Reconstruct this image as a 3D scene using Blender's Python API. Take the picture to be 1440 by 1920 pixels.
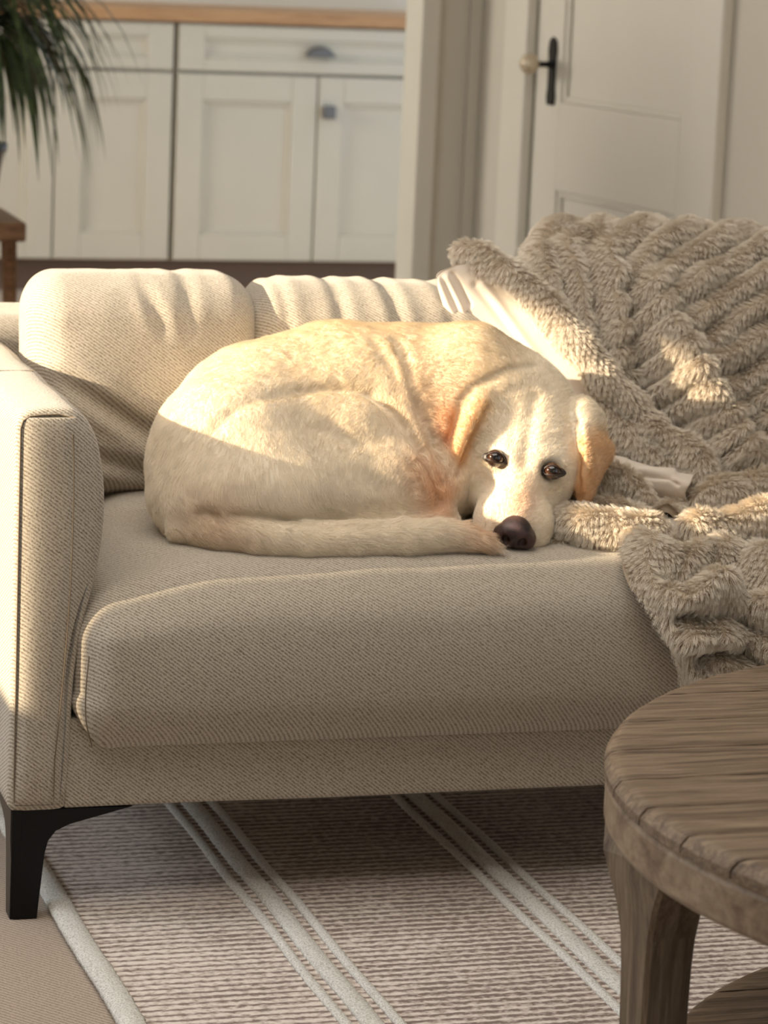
import bpy, bmesh, math, random
import numpy as np
from mathutils import Vector, Matrix

for _o in list(bpy.data.objects):
    bpy.data.objects.remove(_o)
COL = bpy.context.scene.collection
SC = bpy.context.scene
rng = np.random.default_rng(7)
random.seed(7)

# ------------------------------------------------------------------ camera
F, YAW, PITCH, ROLL = 5567.4, math.radians(16.637), math.radians(11.139), math.radians(-2.469)
CAM = np.array([-0.565, -3.407, 1.2])
FW = np.array([math.sin(YAW) * math.cos(PITCH), math.cos(YAW) * math.cos(PITCH), -math.sin(PITCH)])
R0 = np.array([math.cos(YAW), -math.sin(YAW), 0.0])
U0 = np.cross(R0, FW)
CR = math.cos(ROLL) * R0 - math.sin(ROLL) * U0
CU = math.cos(ROLL) * U0 + math.sin(ROLL) * R0
cd = bpy.data.cameras.new('camera')
cam = bpy.data.objects.new('camera', cd)
COL.objects.link(cam)
M = Matrix.Identity(4)
for _i in range(3):
    M[_i][0], M[_i][1], M[_i][2], M[_i][3] = CR[_i], CU[_i], -FW[_i], CAM[_i]
cam.matrix_world = M
cd.sensor_fit = 'VERTICAL'
cd.sensor_height = 36.0
cd.sensor_width = 27.0
cd.lens = F / 1920 * 36.0
cd.clip_start, cd.clip_end = 0.05, 60
cd.dof.use_dof = True
cd.dof.focus_distance = 3.35
cd.dof.aperture_fstop = 9.5
SC.camera = cam

# ------------------------------------------------------------------ light
world = bpy.data.worlds.new('world')
SC.world = world
world.use_nodes = True
wb = world.node_tree.nodes['Background']
wb.inputs[0].default_value = (0.80, 0.90, 1.0, 1)
wb.inputs[1].default_value = 1.15
SUN_AZ, SUN_TAN = math.radians(-2.0), 0.28
SUN_DIR = Vector((math.cos(SUN_AZ), -math.sin(SUN_AZ), -SUN_TAN)).normalized()
sd = bpy.data.lights.new('sun', 'SUN')
sd.energy = 12.0
sd.color = (1.0, 0.83, 0.58)
sd.angle = math.radians(0.6)
sun = bpy.data.objects.new('sun', sd)
sun.rotation_mode = 'QUATERNION'
sun.rotation_quaternion = SUN_DIR.to_track_quat('-Z', 'Y')
COL.objects.link(sun)


def area(name, loc, direction, sx, sy, power, color):
    l = bpy.data.lights.new(name, 'AREA')
    l.shape = 'RECTANGLE'
    l.size, l.size_y, l.energy, l.color = sx, sy, power, color
    o = bpy.data.objects.new(name, l)
    o.location = loc
    o.rotation_mode = 'QUATERNION'
    o.rotation_quaternion = Vector(direction).to_track_quat('-Z', 'Z')
    COL.objects.link(o)
    return o


# daylight at the left window (outside the frame), then added fill lamps
area('window_daylight', (-2.35, 0.2, 1.35), (1, 0, -0.12), 3.2, 1.4, 190, (0.78, 0.89, 1.0))
area('kitchen_fill', (-2.35, 4.7, 1.5), (1, 0.05, -0.1), 1.8, 1.4, 160, (1.0, 0.94, 0.84))  # added fill lamp that brightens the kitchen; no such source is known
area('front_fill', (0.2, -4.9, 1.7), (0, 1, -0.12), 3.4, 1.8, 9, (1.0, 0.92, 0.82))  # added weak fill from behind the camera; the front wall has no door
area('overhead_fill', (-.3, -.5, 2.44), (0.0, 0.0, -1), 2.2, 2.2, 46, (1.0, 0.95, 0.88))  # added soft fill from overhead; no ceiling lamp is known here
SC.view_settings.view_transform = 'Standard'
SC.view_settings.look = 'None'
SC.view_settings.exposure = 0.0
SC.view_settings.gamma = 1.0
SC.view_settings.use_curve_mapping = False


# ------------------------------------------------------------------ helpers
def ray(px, py):
    return FW * F + CR * (px - 720) + CU * (960 - py)


def at(px, py, y):
    """the point where the sight line of a photograph pixel meets the upright plane at depth y"""
    d = ray(px, py)
    return CAM + d * ((y - CAM[1]) / d[1])


def onz(px, py, z):
    d = ray(px, py)
    return CAM + d * ((z - CAM[2]) / d[2])


def lin(r, g, b, a=1.0):
    def c(v):
        v /= 255.0
        return v / 12.92 if v <= 0.04045 else ((v + 0.055) / 1.055) ** 2.4
    return (c(r), c(g), c(b), a)


def props(o, label=None, cat=None, group=None, kind=None):
    if label: o['label'] = label
    if cat: o['category'] = cat
    if group: o['group'] = group
    if kind: o['kind'] = kind
    return o


def empty(name, loc=(0, 0, 0), label=None, cat=None, group=None, kind=None, rz=0.0):
    o = bpy.data.objects.new(name, None)
    o.location = loc
    o.rotation_euler = (0, 0, rz)
    o.empty_display_size = 0.05
    COL.objects.link(o)
    return props(o, label, cat, group, kind)


def link_mesh(name, me, mat=None, parent=None, smooth=True, world_space=True, **kw):
    """world_space: vertices are in world coordinates; they are shifted into the parent's frame"""
    o = bpy.data.objects.new(name, me)
    COL.objects.link(o)
    if mat: me.materials.append(mat)
    if smooth:
        me.polygons.foreach_set('use_smooth', [True] * len(me.polygons))
    if parent is not None:
        o.parent = parent
        if world_space:
            base = parent
            mw = Matrix.Identity(4)
            while base is not None:
                mw = Matrix.LocRotScale(base.location, base.rotation_euler, base.scale) @ mw
                base = base.parent
            me.transform(mw.inverted())
    return props(o, **kw)


def mk(name, v, f, mat=None, parent=None, smooth=True, **kw):
    me = bpy.data.meshes.new(name)
    me.from_pydata([tuple(map(float, p)) for p in v], [], [tuple(map(int, q)) for q in f])
    me.validate()
    me.update()
    return link_mesh(name, me, mat, parent, smooth, **kw)


def mk_np(name, v, quads, mat=None, parent=None, smooth=True, **kw):
    v = np.asarray(v, np.float32)
    quads = np.asarray(quads, np.int32)
    n = quads.shape[1]
    me = bpy.data.meshes.new(name)
    me.vertices.add(len(v)); me.vertices.foreach_set('co', v.ravel())
    me.loops.add(len(quads) * n); me.loops.foreach_set('vertex_index', quads.ravel())
    me.polygons.add(len(quads))
    me.polygons.foreach_set('loop_start', np.arange(0, len(quads) * n, n, dtype=np.int32))
    me.update(calc_edges=True)
    me.validate()
    return link_mesh(name, me, mat, parent, smooth, **kw)


def grid_quads(nu, nv, wrap_u=False, wrap_v=False):
    iu = np.arange(nu if wrap_u else nu - 1)
    iv = np.arange(nv if wrap_v else nv - 1)
    a, b = np.meshgrid(iu, iv, indexing='ij')
    a2, b2 = (a + 1) % nu, (b + 1) % nv
    return np.stack([a * nv + b, a2 * nv + b, a2 * nv + b2, a * nv + b2], -1).reshape(-1, 4)


def box_mesh(lo, hi, bevel=0.0, seg=2):
    bm = bmesh.new()
    bmesh.ops.create_cube(bm, size=1)
    lo, hi = Vector(lo), Vector(hi)
    for v in bm.verts:
        v.co = Vector(((v.co[i] + .5) * (hi[i] - lo[i]) + lo[i] for i in range(3)))
    if bevel:
        bmesh.ops.bevel(bm, geom=bm.edges[:], offset=bevel, segments=seg, affect='EDGES', profile=0.5)
    return bm


def box(name, lo, hi, mat, parent=None, bevel=0.0, seg=2, xf=None, **kw):
    bm = box_mesh(lo, hi, bevel, seg)
    if xf is not None: bm.transform(xf)
    me = bpy.data.meshes.new(name)
    bm.to_mesh(me); bm.free()
    return link_mesh(name, me, mat, parent, smooth=False, **kw)


def prism(name, pts, axis, lo, hi, mat, parent=None, bevel=0.0, xf=None, smooth=False, **kw):
    """polygon pts (2D) extruded along axis (0 x, 1 y, 2 z) from lo to hi"""
    bm = bmesh.new()
    def p3(p, h):
        q = [0, 0, 0]; o = [i for i in range(3) if i != axis]
        q[axis] = h; q[o[0]], q[o[1]] = p
        return q
    a = [bm.verts.new(p3(p, lo)) for p in pts]
    b = [bm.verts.new(p3(p, hi)) for p in pts]
    bm.faces.new(a); bm.faces.new(b[::-1])
    for i in range(len(pts)):
        j = (i + 1) % len(pts)
        bm.faces.new((a[i], b[i], b[j], a[j]))
    bmesh.ops.recalc_face_normals(bm, faces=bm.faces[:])
    if bevel:
        bmesh.ops.bevel(bm, geom=[e for e in bm.edges if e.calc_face_angle(0) > 0.5], offset=bevel, segments=2, affect='EDGES', profile=0.5)
    if xf is not None: bm.transform(xf)
    me = bpy.data.meshes.new(name)
    bm.to_mesh(me); bm.free()
    return link_mesh(name, me, mat, parent, smooth=smooth, **kw)


def tube(path, r, n=8, cap=True):
    """tube along a path; r a number or a list"""
    P = np.asarray(path, float)
    rr = np.full(len(P), r) if np.isscalar(r) else np.asarray(r, float)
    T = np.gradient(P, axis=0)
    T /= np.linalg.norm(T, axis=1)[:, None] + 1e-12
    up = np.array([0, 0, 1.0]) if abs(T[0][2]) < .9 else np.array([1.0, 0, 0])
    V = []
    a = np.linspace(0, 2 * np.pi, n, endpoint=False)
    u = np.cross(T[0], up); u /= np.linalg.norm(u)
    for i in range(len(P)):
        u = u - T[i] * (u @ T[i]); u /= np.linalg.norm(u)
        w = np.cross(T[i], u)
        V.append(P[i] + rr[i] * (np.cos(a)[:, None] * u + np.sin(a)[:, None] * w))
    V = np.concatenate(V)
    Q = [tuple(q) for q in grid_quads(len(P), n, wrap_v=True)]
    if cap:
        Q.append(tuple(range(n))[::-1]); Q.append(tuple(range(len(V) - n, len(V))))
    return V, Q


def rbox(lo, hi, r, step, fn=None):
    """rounded box as one closed grid surface, r = corner radius; fn(P, N) moves the points"""
    lo, hi = np.array(lo, float), np.array(hi, float)
    r = np.minimum(np.broadcast_to(np.array(r, float), (3,)), (hi - lo) / 2 - 1e-4)
    bm = bmesh.new()
    n = np.maximum(2, np.ceil((hi - lo) / step).astype(int))
    ax = []
    for i in range(3):
        L = hi[i] - lo[i]
        k = max(3, int(np.ceil(r[i] * 1.4 / step)))
        m = max(2, int(np.ceil((L - 2 * r[i]) / step)))
        a = lo[i] + r[i] * np.sin(np.linspace(0, np.pi / 2, k, endpoint=False)) * 0 + lo[i] * 0
        a = lo[i] + r[i] * (1 - np.cos(np.linspace(0, np.pi / 2, k, endpoint=False) * 1.0)) if False else lo[i] + r[i] * np.linspace(0, 1, k, endpoint=False)
        b = np.linspace(lo[i] + r[i], hi[i] - r[i], m + 1)
        c = hi[i] - r[i] * np.linspace(0, 1, k, endpoint=False)[::-1]
        ax.append(np.concatenate([a, b, c]))
    V, Q, off = [], [], 0
    for i in range(3):
        j, k = (i + 1) % 3, (i + 2) % 3
        A, B = np.meshgrid(ax[j], ax[k], indexing='ij')
        for s in (0, 1):
            P = np.zeros(A.shape + (3,))
            P[..., i] = hi[i] if s else lo[i]
            P[..., j], P[..., k] = A, B
            V.append(P.reshape(-1, 3))
            q = grid_quads(*A.shape) + off
            Q.append(q if s else q[:, ::-1])
            off += A.size
    V, Q = np.concatenate(V), np.concatenate(Q)
    key = np.round(V * 1e5).astype(np.int64)
    _, idx, inv = np.unique(key, axis=0, return_index=True, return_inverse=True)
    V, Q = V[idx], inv.reshape(-1)[Q]
    core = np.clip(V, lo + r, hi - r)
    D = (V - core) / r
    # cube-to-sphere on the corner region
    L = np.linalg.norm(D, axis=1)
    mx = np.abs(D).max(1)
    Nn = D / np.maximum(L, 1e-9)[:, None]
    # keep equal angular spread
    DD = np.tan(np.clip(D, -1, 1) * np.pi / 4)
    LL = np.linalg.norm(DD, axis=1)
    Nn = DD / np.maximum(LL, 1e-9)[:, None]
    V = core + Nn * r
    if fn is not None: V = fn(V, Nn)
    return V, Q


def loft(rings, closed=True, caps=True):
    R = np.asarray(rings, float)
    nu, nv = R.shape[:2]
    Q = [tuple(q) for q in grid_quads(nu, nv, wrap_v=closed)]
    if caps:
        Q.append(tuple(range(nv))[::-1]); Q.append(tuple(range((nu - 1) * nv, nu * nv)))
    return R.reshape(-1, 3), Q


def smooth_curve(pts, n):
    """Catmull-Rom through pts, n samples"""
    P = np.asarray(pts, float)
    P = np.vstack([2 * P[0] - P[1], P, 2 * P[-1] - P[-2]])
    t = np.linspace(0, len(P) - 3 - 1e-6, n)
    i = t.astype(int); u = (t - i)[:, None]
    a, b, c, d = P[i], P[i + 1], P[i + 2], P[i + 3]
    return 0.5 * ((2 * b) + (-a + c) * u + (2 * a - 5 * b + 4 * c - d) * u ** 2 + (-a + 3 * b - 3 * c + d) * u ** 3)


def sstep(a, b, x):
    t = np.clip((x - a) / (b - a), 0, 1)
    return t * t * (3 - 2 * t)


_NT = rng.random((64, 64, 64)).astype(np.float32)
def vnoise(P, scale, seed=0):
    """smooth value noise in -1..1"""
    q = np.asarray(P) / scale + seed * 7.31 + 100
    i = np.floor(q).astype(int); f = q - i
    f = f * f * (3 - 2 * f)
    r = 0
    for dx in (0, 1):
        for dy in (0, 1):
            for dz in (0, 1):
                w = (f[..., 0] if dx else 1 - f[..., 0]) * (f[..., 1] if dy else 1 - f[..., 1]) * (f[..., 2] if dz else 1 - f[..., 2])
                r = r + w * _NT[(i[..., 0] + dx) % 64, (i[..., 1] + dy) % 64, (i[..., 2] + dz) % 64]
    return r * 2 - 1


# ------------------------------------------------------------------ materials
class NT:
    def __init__(s, name):
        s.m = bpy.data.materials.new(name); s.m.use_nodes = True
        s.t = s.m.node_tree; s.b = s.t.nodes['Principled BSDF']
        s.tc = None
    def n(s, typ, **kw):
        nd = s.t.nodes.new('ShaderNode' + typ)
        ins = kw.pop('ins', {})
        for k, v in kw.items(): setattr(nd, k, v)
        for k, v in ins.items():
            if hasattr(v, 'is_output') or isinstance(v, bpy.types.NodeSocket): s.t.links.new(v, nd.inputs[k])
            else: nd.inputs[k].default_value = v
        return nd
    def coord(s, which='Object', scale=(1, 1, 1), rot=(0, 0, 0)):
        if s.tc is None: s.tc = s.n('TexCoord')
        return s.n('Mapping', ins={'Vector': s.tc.outputs[which], 'Scale': scale, 'Rotation': rot}).outputs[0]
    def noise(s, vec, scale, detail=3, rough=.5, dist=0.0):
        return s.n('TexNoise', ins={'Vector': vec, 'Scale': scale, 'Detail': detail, 'Roughness': rough, 'Distortion': dist}).outputs[0]
    def math(s, op, a, b=0.0, clamp=False):
        nd = s.n('Math', operation=op, use_clamp=clamp)
        for k, v in ((0, a), (1, b)):
            if isinstance(v, bpy.types.NodeSocket): s.t.links.new(v, nd.inputs[k])
            else: nd.inputs[k].default_value = v
        return nd.outputs[0]
    def ramp(s, fac, stops):
        nd = s.n('ValToRGB', ins={'Fac': fac})
        e = nd.color_ramp.elements
        while len(e) < len(stops): e.new(0.5)
        for el, (p, c) in zip(e, stops): el.position = p; el.color = c
        return nd.outputs[0]
    def mix(s, fac, a, b):
        nd = s.n('Mix', data_type='RGBA')
        for k, v in ((0, fac), (6, a), (7, b)):
            if isinstance(v, bpy.types.NodeSocket): s.t.links.new(v, nd.inputs[k])
            else: nd.inputs[k].default_value = v
        return nd.outputs[2]
    def bump(s, h, strength, dist):
        nd = s.n('Bump', ins={'Height': h, 'Strength': strength, 'Distance': dist})
        s.t.links.new(nd.outputs[0], s.b.inputs['Normal'])
    def set(s, **kw):
        for k, v in kw.items():
            k = k.replace('_', ' ')
            if isinstance(v, bpy.types.NodeSocket): s.t.links.new(v, s.b.inputs[k])
            else: s.b.inputs[k].default_value = v
        return s.m


def m_paint(name, col, rough=.5, var=.03, bump=.15):
    t = NT(name); v = t.coord()
    n = t.noise(v, 6, 4)
    c2 = tuple(x * (1 - var * 3) for x in col[:3]) + (1,)
    t.bump(t.noise(v, 160, 2), bump, .0006)
    return t.set(Base_Color=t.mix(t.math('MULTIPLY', n, .8), col, c2), Roughness=rough)


def m_twill(name, light, mid, dark, period=.0043, d=(.5, .33, .86), strength=1.0):
    """woven twill: slanting ridges broken up along their length"""
    t = NT(name); v = t.coord()
    wob = t.noise(v, 9, 2)
    dot = t.n('VectorMath', operation='DOT_PRODUCT', ins={0: v, 1: tuple(x / np.linalg.norm(d) for x in d)}).outputs['Value']
    ph = t.math('ADD', t.math('MULTIPLY', dot, 2 * math.pi / period), t.math('MULTIPLY', wob, 3.0))
    fine = t.noise(v, 260, 2, .6)
    ph = t.math('ADD', ph, t.math('MULTIPLY', fine, 3.4))
    w = t.math('ADD', t.math('MULTIPLY', t.math('SINE', ph), .5), .5)
    big = t.noise(v, 3.2, 3, .6)
    blot = t.noise(t.coord(scale=(1, 1, 1)), 420, 2, .7)
    h = t.math('ADD', t.math('MULTIPLY', w, .38), t.math('MULTIPLY', blot, .84))
    c = t.ramp(h, [(.30, dark), (.52, mid), (.80, light)])
    c = t.mix(t.math('MULTIPLY', big, .25), c, mid)
    t.bump(h, .55 * strength, .0013)
    return t.set(Base_Color=c, Roughness=.95, Sheen_Weight=.25, Sheen_Roughness=.6, Specular_IOR_Level=.15)


def m_wood(name, c1, c2, c3, scale=(2, 30, 30), rough=.6, bump=.5, fine=1.0):
    t = NT(name)
    v = t.coord(scale=scale)
    a = t.noise(v, 2.2, 6, .62, 1.2)
    b = t.noise(t.coord(scale=tuple(s * 4 for s in scale)), 2.0, 4, .7)
    k = t.math('ADD', t.math('MULTIPLY', a, .65), t.math('MULTIPLY', b, .35 * fine))
    c = t.ramp(k, [(.33, c3), (.48, c2), (.66, c1)])
    t.bump(k, bump, .0018)
    return t.set(Base_Color=c, Roughness=rough, Specular_IOR_Level=.35)


def m_plain(name, col, rough=.5, metal=0.0, **kw):
    t = NT(name)
    v = t.coord()
    n = t.noise(v, 40, 3)
    t.bump(n, .1, .0005)
    return t.set(Base_Color=t.mix(t.math('MULTIPLY', n, .25), col, tuple(x * .8 for x in col[:3]) + (1,)), Roughness=rough, Metallic=metal, **kw)


M_SOFA = m_twill('linen_twill', lin(194, 184, 168), lin(162, 150, 134), lin(98, 84, 70), .0036, (.60, .36, .76))
M_SEAM = m_plain('seam_thread', lin(120, 105, 88), .9)
M_WALL = m_paint('wall_paint', lin(205, 198, 184), .8)
M_TRIM = m_paint('gloss_trim_paint', lin(218, 213, 200), .45)
M_CAB = m_paint('cabinet_paint', lin(214, 209, 194), .45)
M_BLACK = m_plain('black_metal', (.006, .006, .007, 1), .35, .6)
M_STEEL = m_plain('grey_steel', (.20, .20, .205, 1), .55, .6)
M_TOP = m_wood('oak_worktop', lin(206, 166, 124), lin(190, 148, 108), lin(160, 120, 84), (1.5, 20, 20), .45, .2)
M_TABLE = m_wood('weathered_oak', lin(150, 130, 108), lin(108, 89, 71), lin(56, 43, 33), (2.0, 40, 40), .45, 1.4)
M_TABLE_V = m_wood('weathered_oak_upright', lin(134, 117, 98), lin(106, 90, 73), lin(74, 58, 45), (34, 34, 2.2), .6, .6)
M_APRON = m_wood('weathered_oak_apron', lin(158, 140, 118), lin(128, 108, 88), lin(92, 74, 58), (9, 9, 14), .55, .5)
M_STOOL = m_wood('brown_stool_wood', lin(146, 112, 82), lin(120, 88, 62), lin(80, 56, 40), (3, 20, 20), .5, .3)
# ------------------------------------------------------------------ the room
m_carpet = m_twill('woven_carpet', lin(180, 161, 142), lin(150, 131, 113), lin(98, 80, 66), .0062, (.75, .62, .1), 1.0)
box('floor', (-2.4, -5.0, -.06), (2.7, 6.75, 0), m_carpet, kind='structure')
box('ceiling', (-2.4, -5.0, 2.5), (2.7, 6.75, 2.6), M_WALL, kind='structure')


def wall_with_holes(name, x0, x1, y0, y1, holes, zt=2.5):
    """wall along y with window openings (ya, yb, za, zb)"""
    bm = bmesh.new()
    ys = sorted({y0, y1, *[h[0] for h in holes], *[h[1] for h in holes]})
    for a, b in zip(ys[:-1], ys[1:]):
        spans = [(0, zt)]
        for h in holes:
            if h[0] <= a and b <= h[1]:
                spans = [(0, h[2]), (h[3], zt)]
        for z0, z1 in spans:
            t = box_mesh((x0, a, z0), (x1, b, z1))
            me = bpy.data.meshes.new('t'); t.to_mesh(me); t.free()
            bm.from_mesh(me); bpy.data.meshes.remove(me)
    me = bpy.data.meshes.new(name); bm.to_mesh(me); bm.free()
    return link_mesh(name, me, M_WALL, None, False, kind='structure')


WIN1 = (-.142, 1.75, 0.86, 1.612)
WIN_ADDED = (4.35, 5.7, 0.9, 2.2)  # unseen opening, added to let light into the kitchen
wall_with_holes('wall_left', -2.4, -2.2, -5.0, 6.75, [WIN1, WIN_ADDED])
for k, w in enumerate((WIN1, WIN_ADDED)):
    e = empty('window_%d' % (k + 1), (-2.3, (w[0] + w[1]) / 2, w[2]), kind='structure')
    for lo, hi in (((-2.33, w[0], w[2]), (-2.27, w[0] + .05, w[3])), ((-2.33, w[1] - .05, w[2]), (-2.27, w[1], w[3])),
                   ((-2.33, w[0], w[2] - .0), (-2.27, w[1], w[2] + .04)), ((-2.33, w[0], w[3] - .04), (-2.27, w[1], w[3]))):
        box('window_frame', lo, hi, M_TRIM, e)
    box('window_sill', (-2.26, w[0] - .05, w[2] - .03), (-2.1, w[1] + .05, w[2] - .001), M_TRIM, e)

box('wall_front', (-2.4, -5.1, 0), (2.7, -5.0, 2.5), M_WALL, kind='structure')
# kitchen back wall
YK = 6.041
box('wall_back', (-2.4, 6.65, 0), (2.7, 6.75, 2.5), M_WALL, kind='structure')

# right wall: slightly turned, with the panelled door; frame coordinates s along the wall away from the camera
A0 = Vector((1.87, 3.6, 0)); TH = math.radians(8)
XW = Matrix.Translation(A0) @ Matrix.Rotation(TH, 4, 'Z')     # local x = into the wall, local y = along it
box('wall_right', (0.0, -6.2, 0), (.12, -.815, 2.5), M_WALL, xf=XW, kind='structure')
box('wall_right_return', (0.0, .0, 0), (.12, .322, 2.5), M_WALL, xf=XW, kind='structure')
box('wall_right_lintel', (0.0, -.815, 2.04), (.12, 0, 2.5), M_WALL, xf=XW, kind='structure')
CORNER = XW @ Vector((0, .322, 0))
yc = CORNER.y
xp0, xp1 = at(778, 250, yc)[0], at(813, 250, yc)[0]
box('wall_partition', (xp0 + .012, yc, 0), (CORNER.x + .13, yc + .12, 2.5), M_WALL, kind='structure')
# casing around the opening to the kitchen (stepped profile)
box('trim_1', (xp0, yc - .02, 0), (xp1, yc + .125, 2.5), M_TRIM, bevel=.004, kind='structure')
box('trim_3', (CORNER.x - .03, yc - .016, 0), (CORNER.x, yc - .0005, 2.5), M_WALL, kind='structure')
box('baseboard_back', (xp1, yc - .014, 0), (CORNER.x - .031, yc - .0005, .09), M_TRIM, kind='structure')
# door casing
box('trim_4', (-.03, .0, 0), (.0, .125, 2.14), M_TRIM, bevel=.006, xf=XW, kind='structure')
box('trim_5', (-.03, -.935, 0), (.0, -.815, 2.14), M_TRIM, bevel=.006, xf=XW, kind='structure')
box('trim_6', (-.03, -.815, 2.04), (.0, 0, 2.14), M_TRIM, bevel=.006, xf=XW, kind='structure')
box('baseboard_right', (-.016, -6.1, 0), (.0, -.937, .09), M_TRIM, xf=XW, kind='structure')
# the door: stiles, rails and recessed panels
door = empty('door_1', A0 + Vector((0.01, -.4, 0)), kind='structure')
dm = M_TRIM
D0, D1 = -.81, -.004                       # right edge, left (handle) edge along the wall
def dbox(name, s0, s1, z0, z1, x0=0.0, x1=.04, mat=dm, bev=.003):
    return box(name, (x0, s0, z0), (x1, s1, z1), mat, door, bevel=bev, xf=XW)
dbox('stile', D1 - .135, D1, .008, 2.03)
dbox('stile', D0, D0 + .085, .008, 2.03)
for z0, z1 in ((.008, .16), (.585, .80), (1.93, 2.03)):
    dbox('rail', D0 + .085, D1 - .135, z0, z1)
for z0, z1 in ((.16, .585), (.80, 1.93)):
    dbox('panel', D0 + .085, D1 - .135, z0, z1, .016, .030)
    # raised bead round the panel
    s0, s1 = D0 + .085, D1 - .135
    for a in ((s0, s0 + .014, z0, z1), (s1 - .014, s1, z0, z1), (s0 + .014, s1 - .014, z0, z0 + .014), (s0 + .014, s1 - .014, z1 - .014, z1)):
        dbox('bead', *a, .006, .016, bev=.003)
# black back plate with a turned knob
plate = prism('door_handle', [(-.094 + dx, z) for dx, z in ((-.016, .79), (.016, .79), (.020, .81), (.016, .83), (.016, .90), (.020, .92), (.016, .945), (0, .955), (-.016, .945), (-.020, .92), (-.016, .90), (-.016, .83), (-.020, .81))],
              0, -.006, 0.0, M_BLACK, door, xf=XW, label='black door handle plate with a pale knob')
V, Q = tube([(-.004, -.094, .888), (-.02, -.094, .888), (-.034, -.094, .888), (-.046, -.094, .888)], [.011, .007, .007, .010], 12)
mk('handle_neck', [XW @ Vector(v) for v in V], Q, M_BLACK, plate)
M_BRASS = m_plain('aged_knob', lin(206, 190, 165), .3, .3)
th = np.linspace(0, np.pi, 9)
V, Q = tube([(-.066 - .024 * math.cos(t) * -1 - 0.0, -.094, .888) for t in th], [max(.001, .026 * math.sin(t)) for t in th], 14)
mk('knob', [XW @ Vector(v) for v in V], Q, M_BRASS, plate, label='pale round knob')

# ------------------------------------------------------------------ kitchen units
def xk(px, py=300): return float(at(px, py, YK)[0])
def shaker(name, x0, x1, z0, z1, parent, rail=.085, mat=M_CAB):
    """frame-and-panel front standing proud of the carcass"""
    o = box(name, (x0, YK - .004, z0), (x1, YK + .016, z1), mat, parent)
    rl = min(rail, (z1 - z0) * .28)
    for lo, hi in (((x0, z0), (x0 + rail, z1)), ((x1 - rail, z0), (x1, z1)), ((x0 + rail, z0), (x1 - rail, z0 + rl)), ((x0 + rail, z1 - rl), (x1 - rail, z1))):
        box('frame_rail', (lo[0], YK - .018, lo[1]), (hi[0], YK - .004, hi[1]), mat, o, bevel=.003)
    s0, s1, t0, t1 = x0 + rail, x1 - rail, z0 + rl, z1 - rl
    for a in ((s0, s0 + .012, t0, t1), (s1 - .012, s1, t0, t1), (s0 + .012, s1 - .012, t0, t0 + .012), (s0 + .012, s1 - .012, t1 - .012, t1)):
        box('bead', (a[0], YK - .012, a[2]), (a[1], YK - .004, a[3]), mat, o, bevel=.003)
    return o

def base_unit(x0, x1, ndoors, label, handles=True, zb=.105, zt=.872, zd=.715):
    e = empty('kitchen_cabinet', ((x0 + x1) / 2, YK + .3, 0), label, 'cabinet', 'cream kitchen base cabinets')
    box('body', (x0, YK + .017, zb), (x1, YK + .58, zt), M_CAB, e)
    g = .005
    d = shaker('drawer', x0 + g, x1 - g, zd + .006, zt - .004, e)
    xm = (x0 + x1) / 2
    # cup pull
    th = np.linspace(0, math.pi, 9)
    pts = [(xm - .048 + .096 * i / 8, .030 * math.sin(t) ** .5) for i, t in enumerate(th)]
    if handles:
        rings = []
        for k in range(5):
            a = k / 4 * math.pi / 2
            rings.append([(px_, YK - .019 - .022 * math.cos(a), .795 - .012 + hz * math.sin(a) * .9 + .0) for px_, hz in pts])
        V, Q = loft(rings, closed=False, caps=False)
        mk('cup_pull', V, Q, M_STEEL, d, label='grey metal cup pull')
        mk_ = box('pull_lip', (xm - .05, YK - .042, .776), (xm + .05, YK - .019, .784), M_STEEL, d, bevel=.002)
    w = (x1 - x0) / ndoors
    for k in range(ndoors):
        dd = shaker('cabinet_door', x0 + k * w + g * (1 if k == 0 else .6), x0 + (k + 1) * w - g * (.6 if k < ndoors - 1 else 1), zb + .004, zd - .004, e)
        if handles and k == ndoors - 1:
            kx = x0 + k * w + .035
            box('knob', (kx - .021, YK - .045, .578), (kx + .021, YK - .019, .62), M_STEEL, dd, bevel=.004, label='square grey metal knob')
    return e

xa, xb = xk(323), 0.0
base_unit(1.492 + .004, 2.44, 2, 'cream shaker base cabinet with cup pull drawer and square knob, right of the long gap')
base_unit(.72, 1.492 - .004, 2, 'cream shaker base cabinet behind the hanging leaves, left of the long gap', handles=False)
base_unit(-.05, .716, 2, 'cream shaker base cabinet at the far left, mostly past the stool', handles=False)
box('plinth', (-.05, YK + .05, 0), (2.44, YK + .07, .105), m_plain('dark_plinth', lin(120, 98, 84), .6), label='brown recessed plinth board under the cream cabinets', cat='plinth')
wt = box('worktop', (-.06, YK - .03, .875), (2.46, YK + .6, .915), M_TOP, bevel=.003, label='oak kitchen worktop running along the cream cabinets', cat='worktop')
box('upstand', (-.06, YK + .585, .915), (2.46, YK + .605, 1.02), M_TRIM, label='white upstand board along the back of the oak worktop', cat='upstand')

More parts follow.
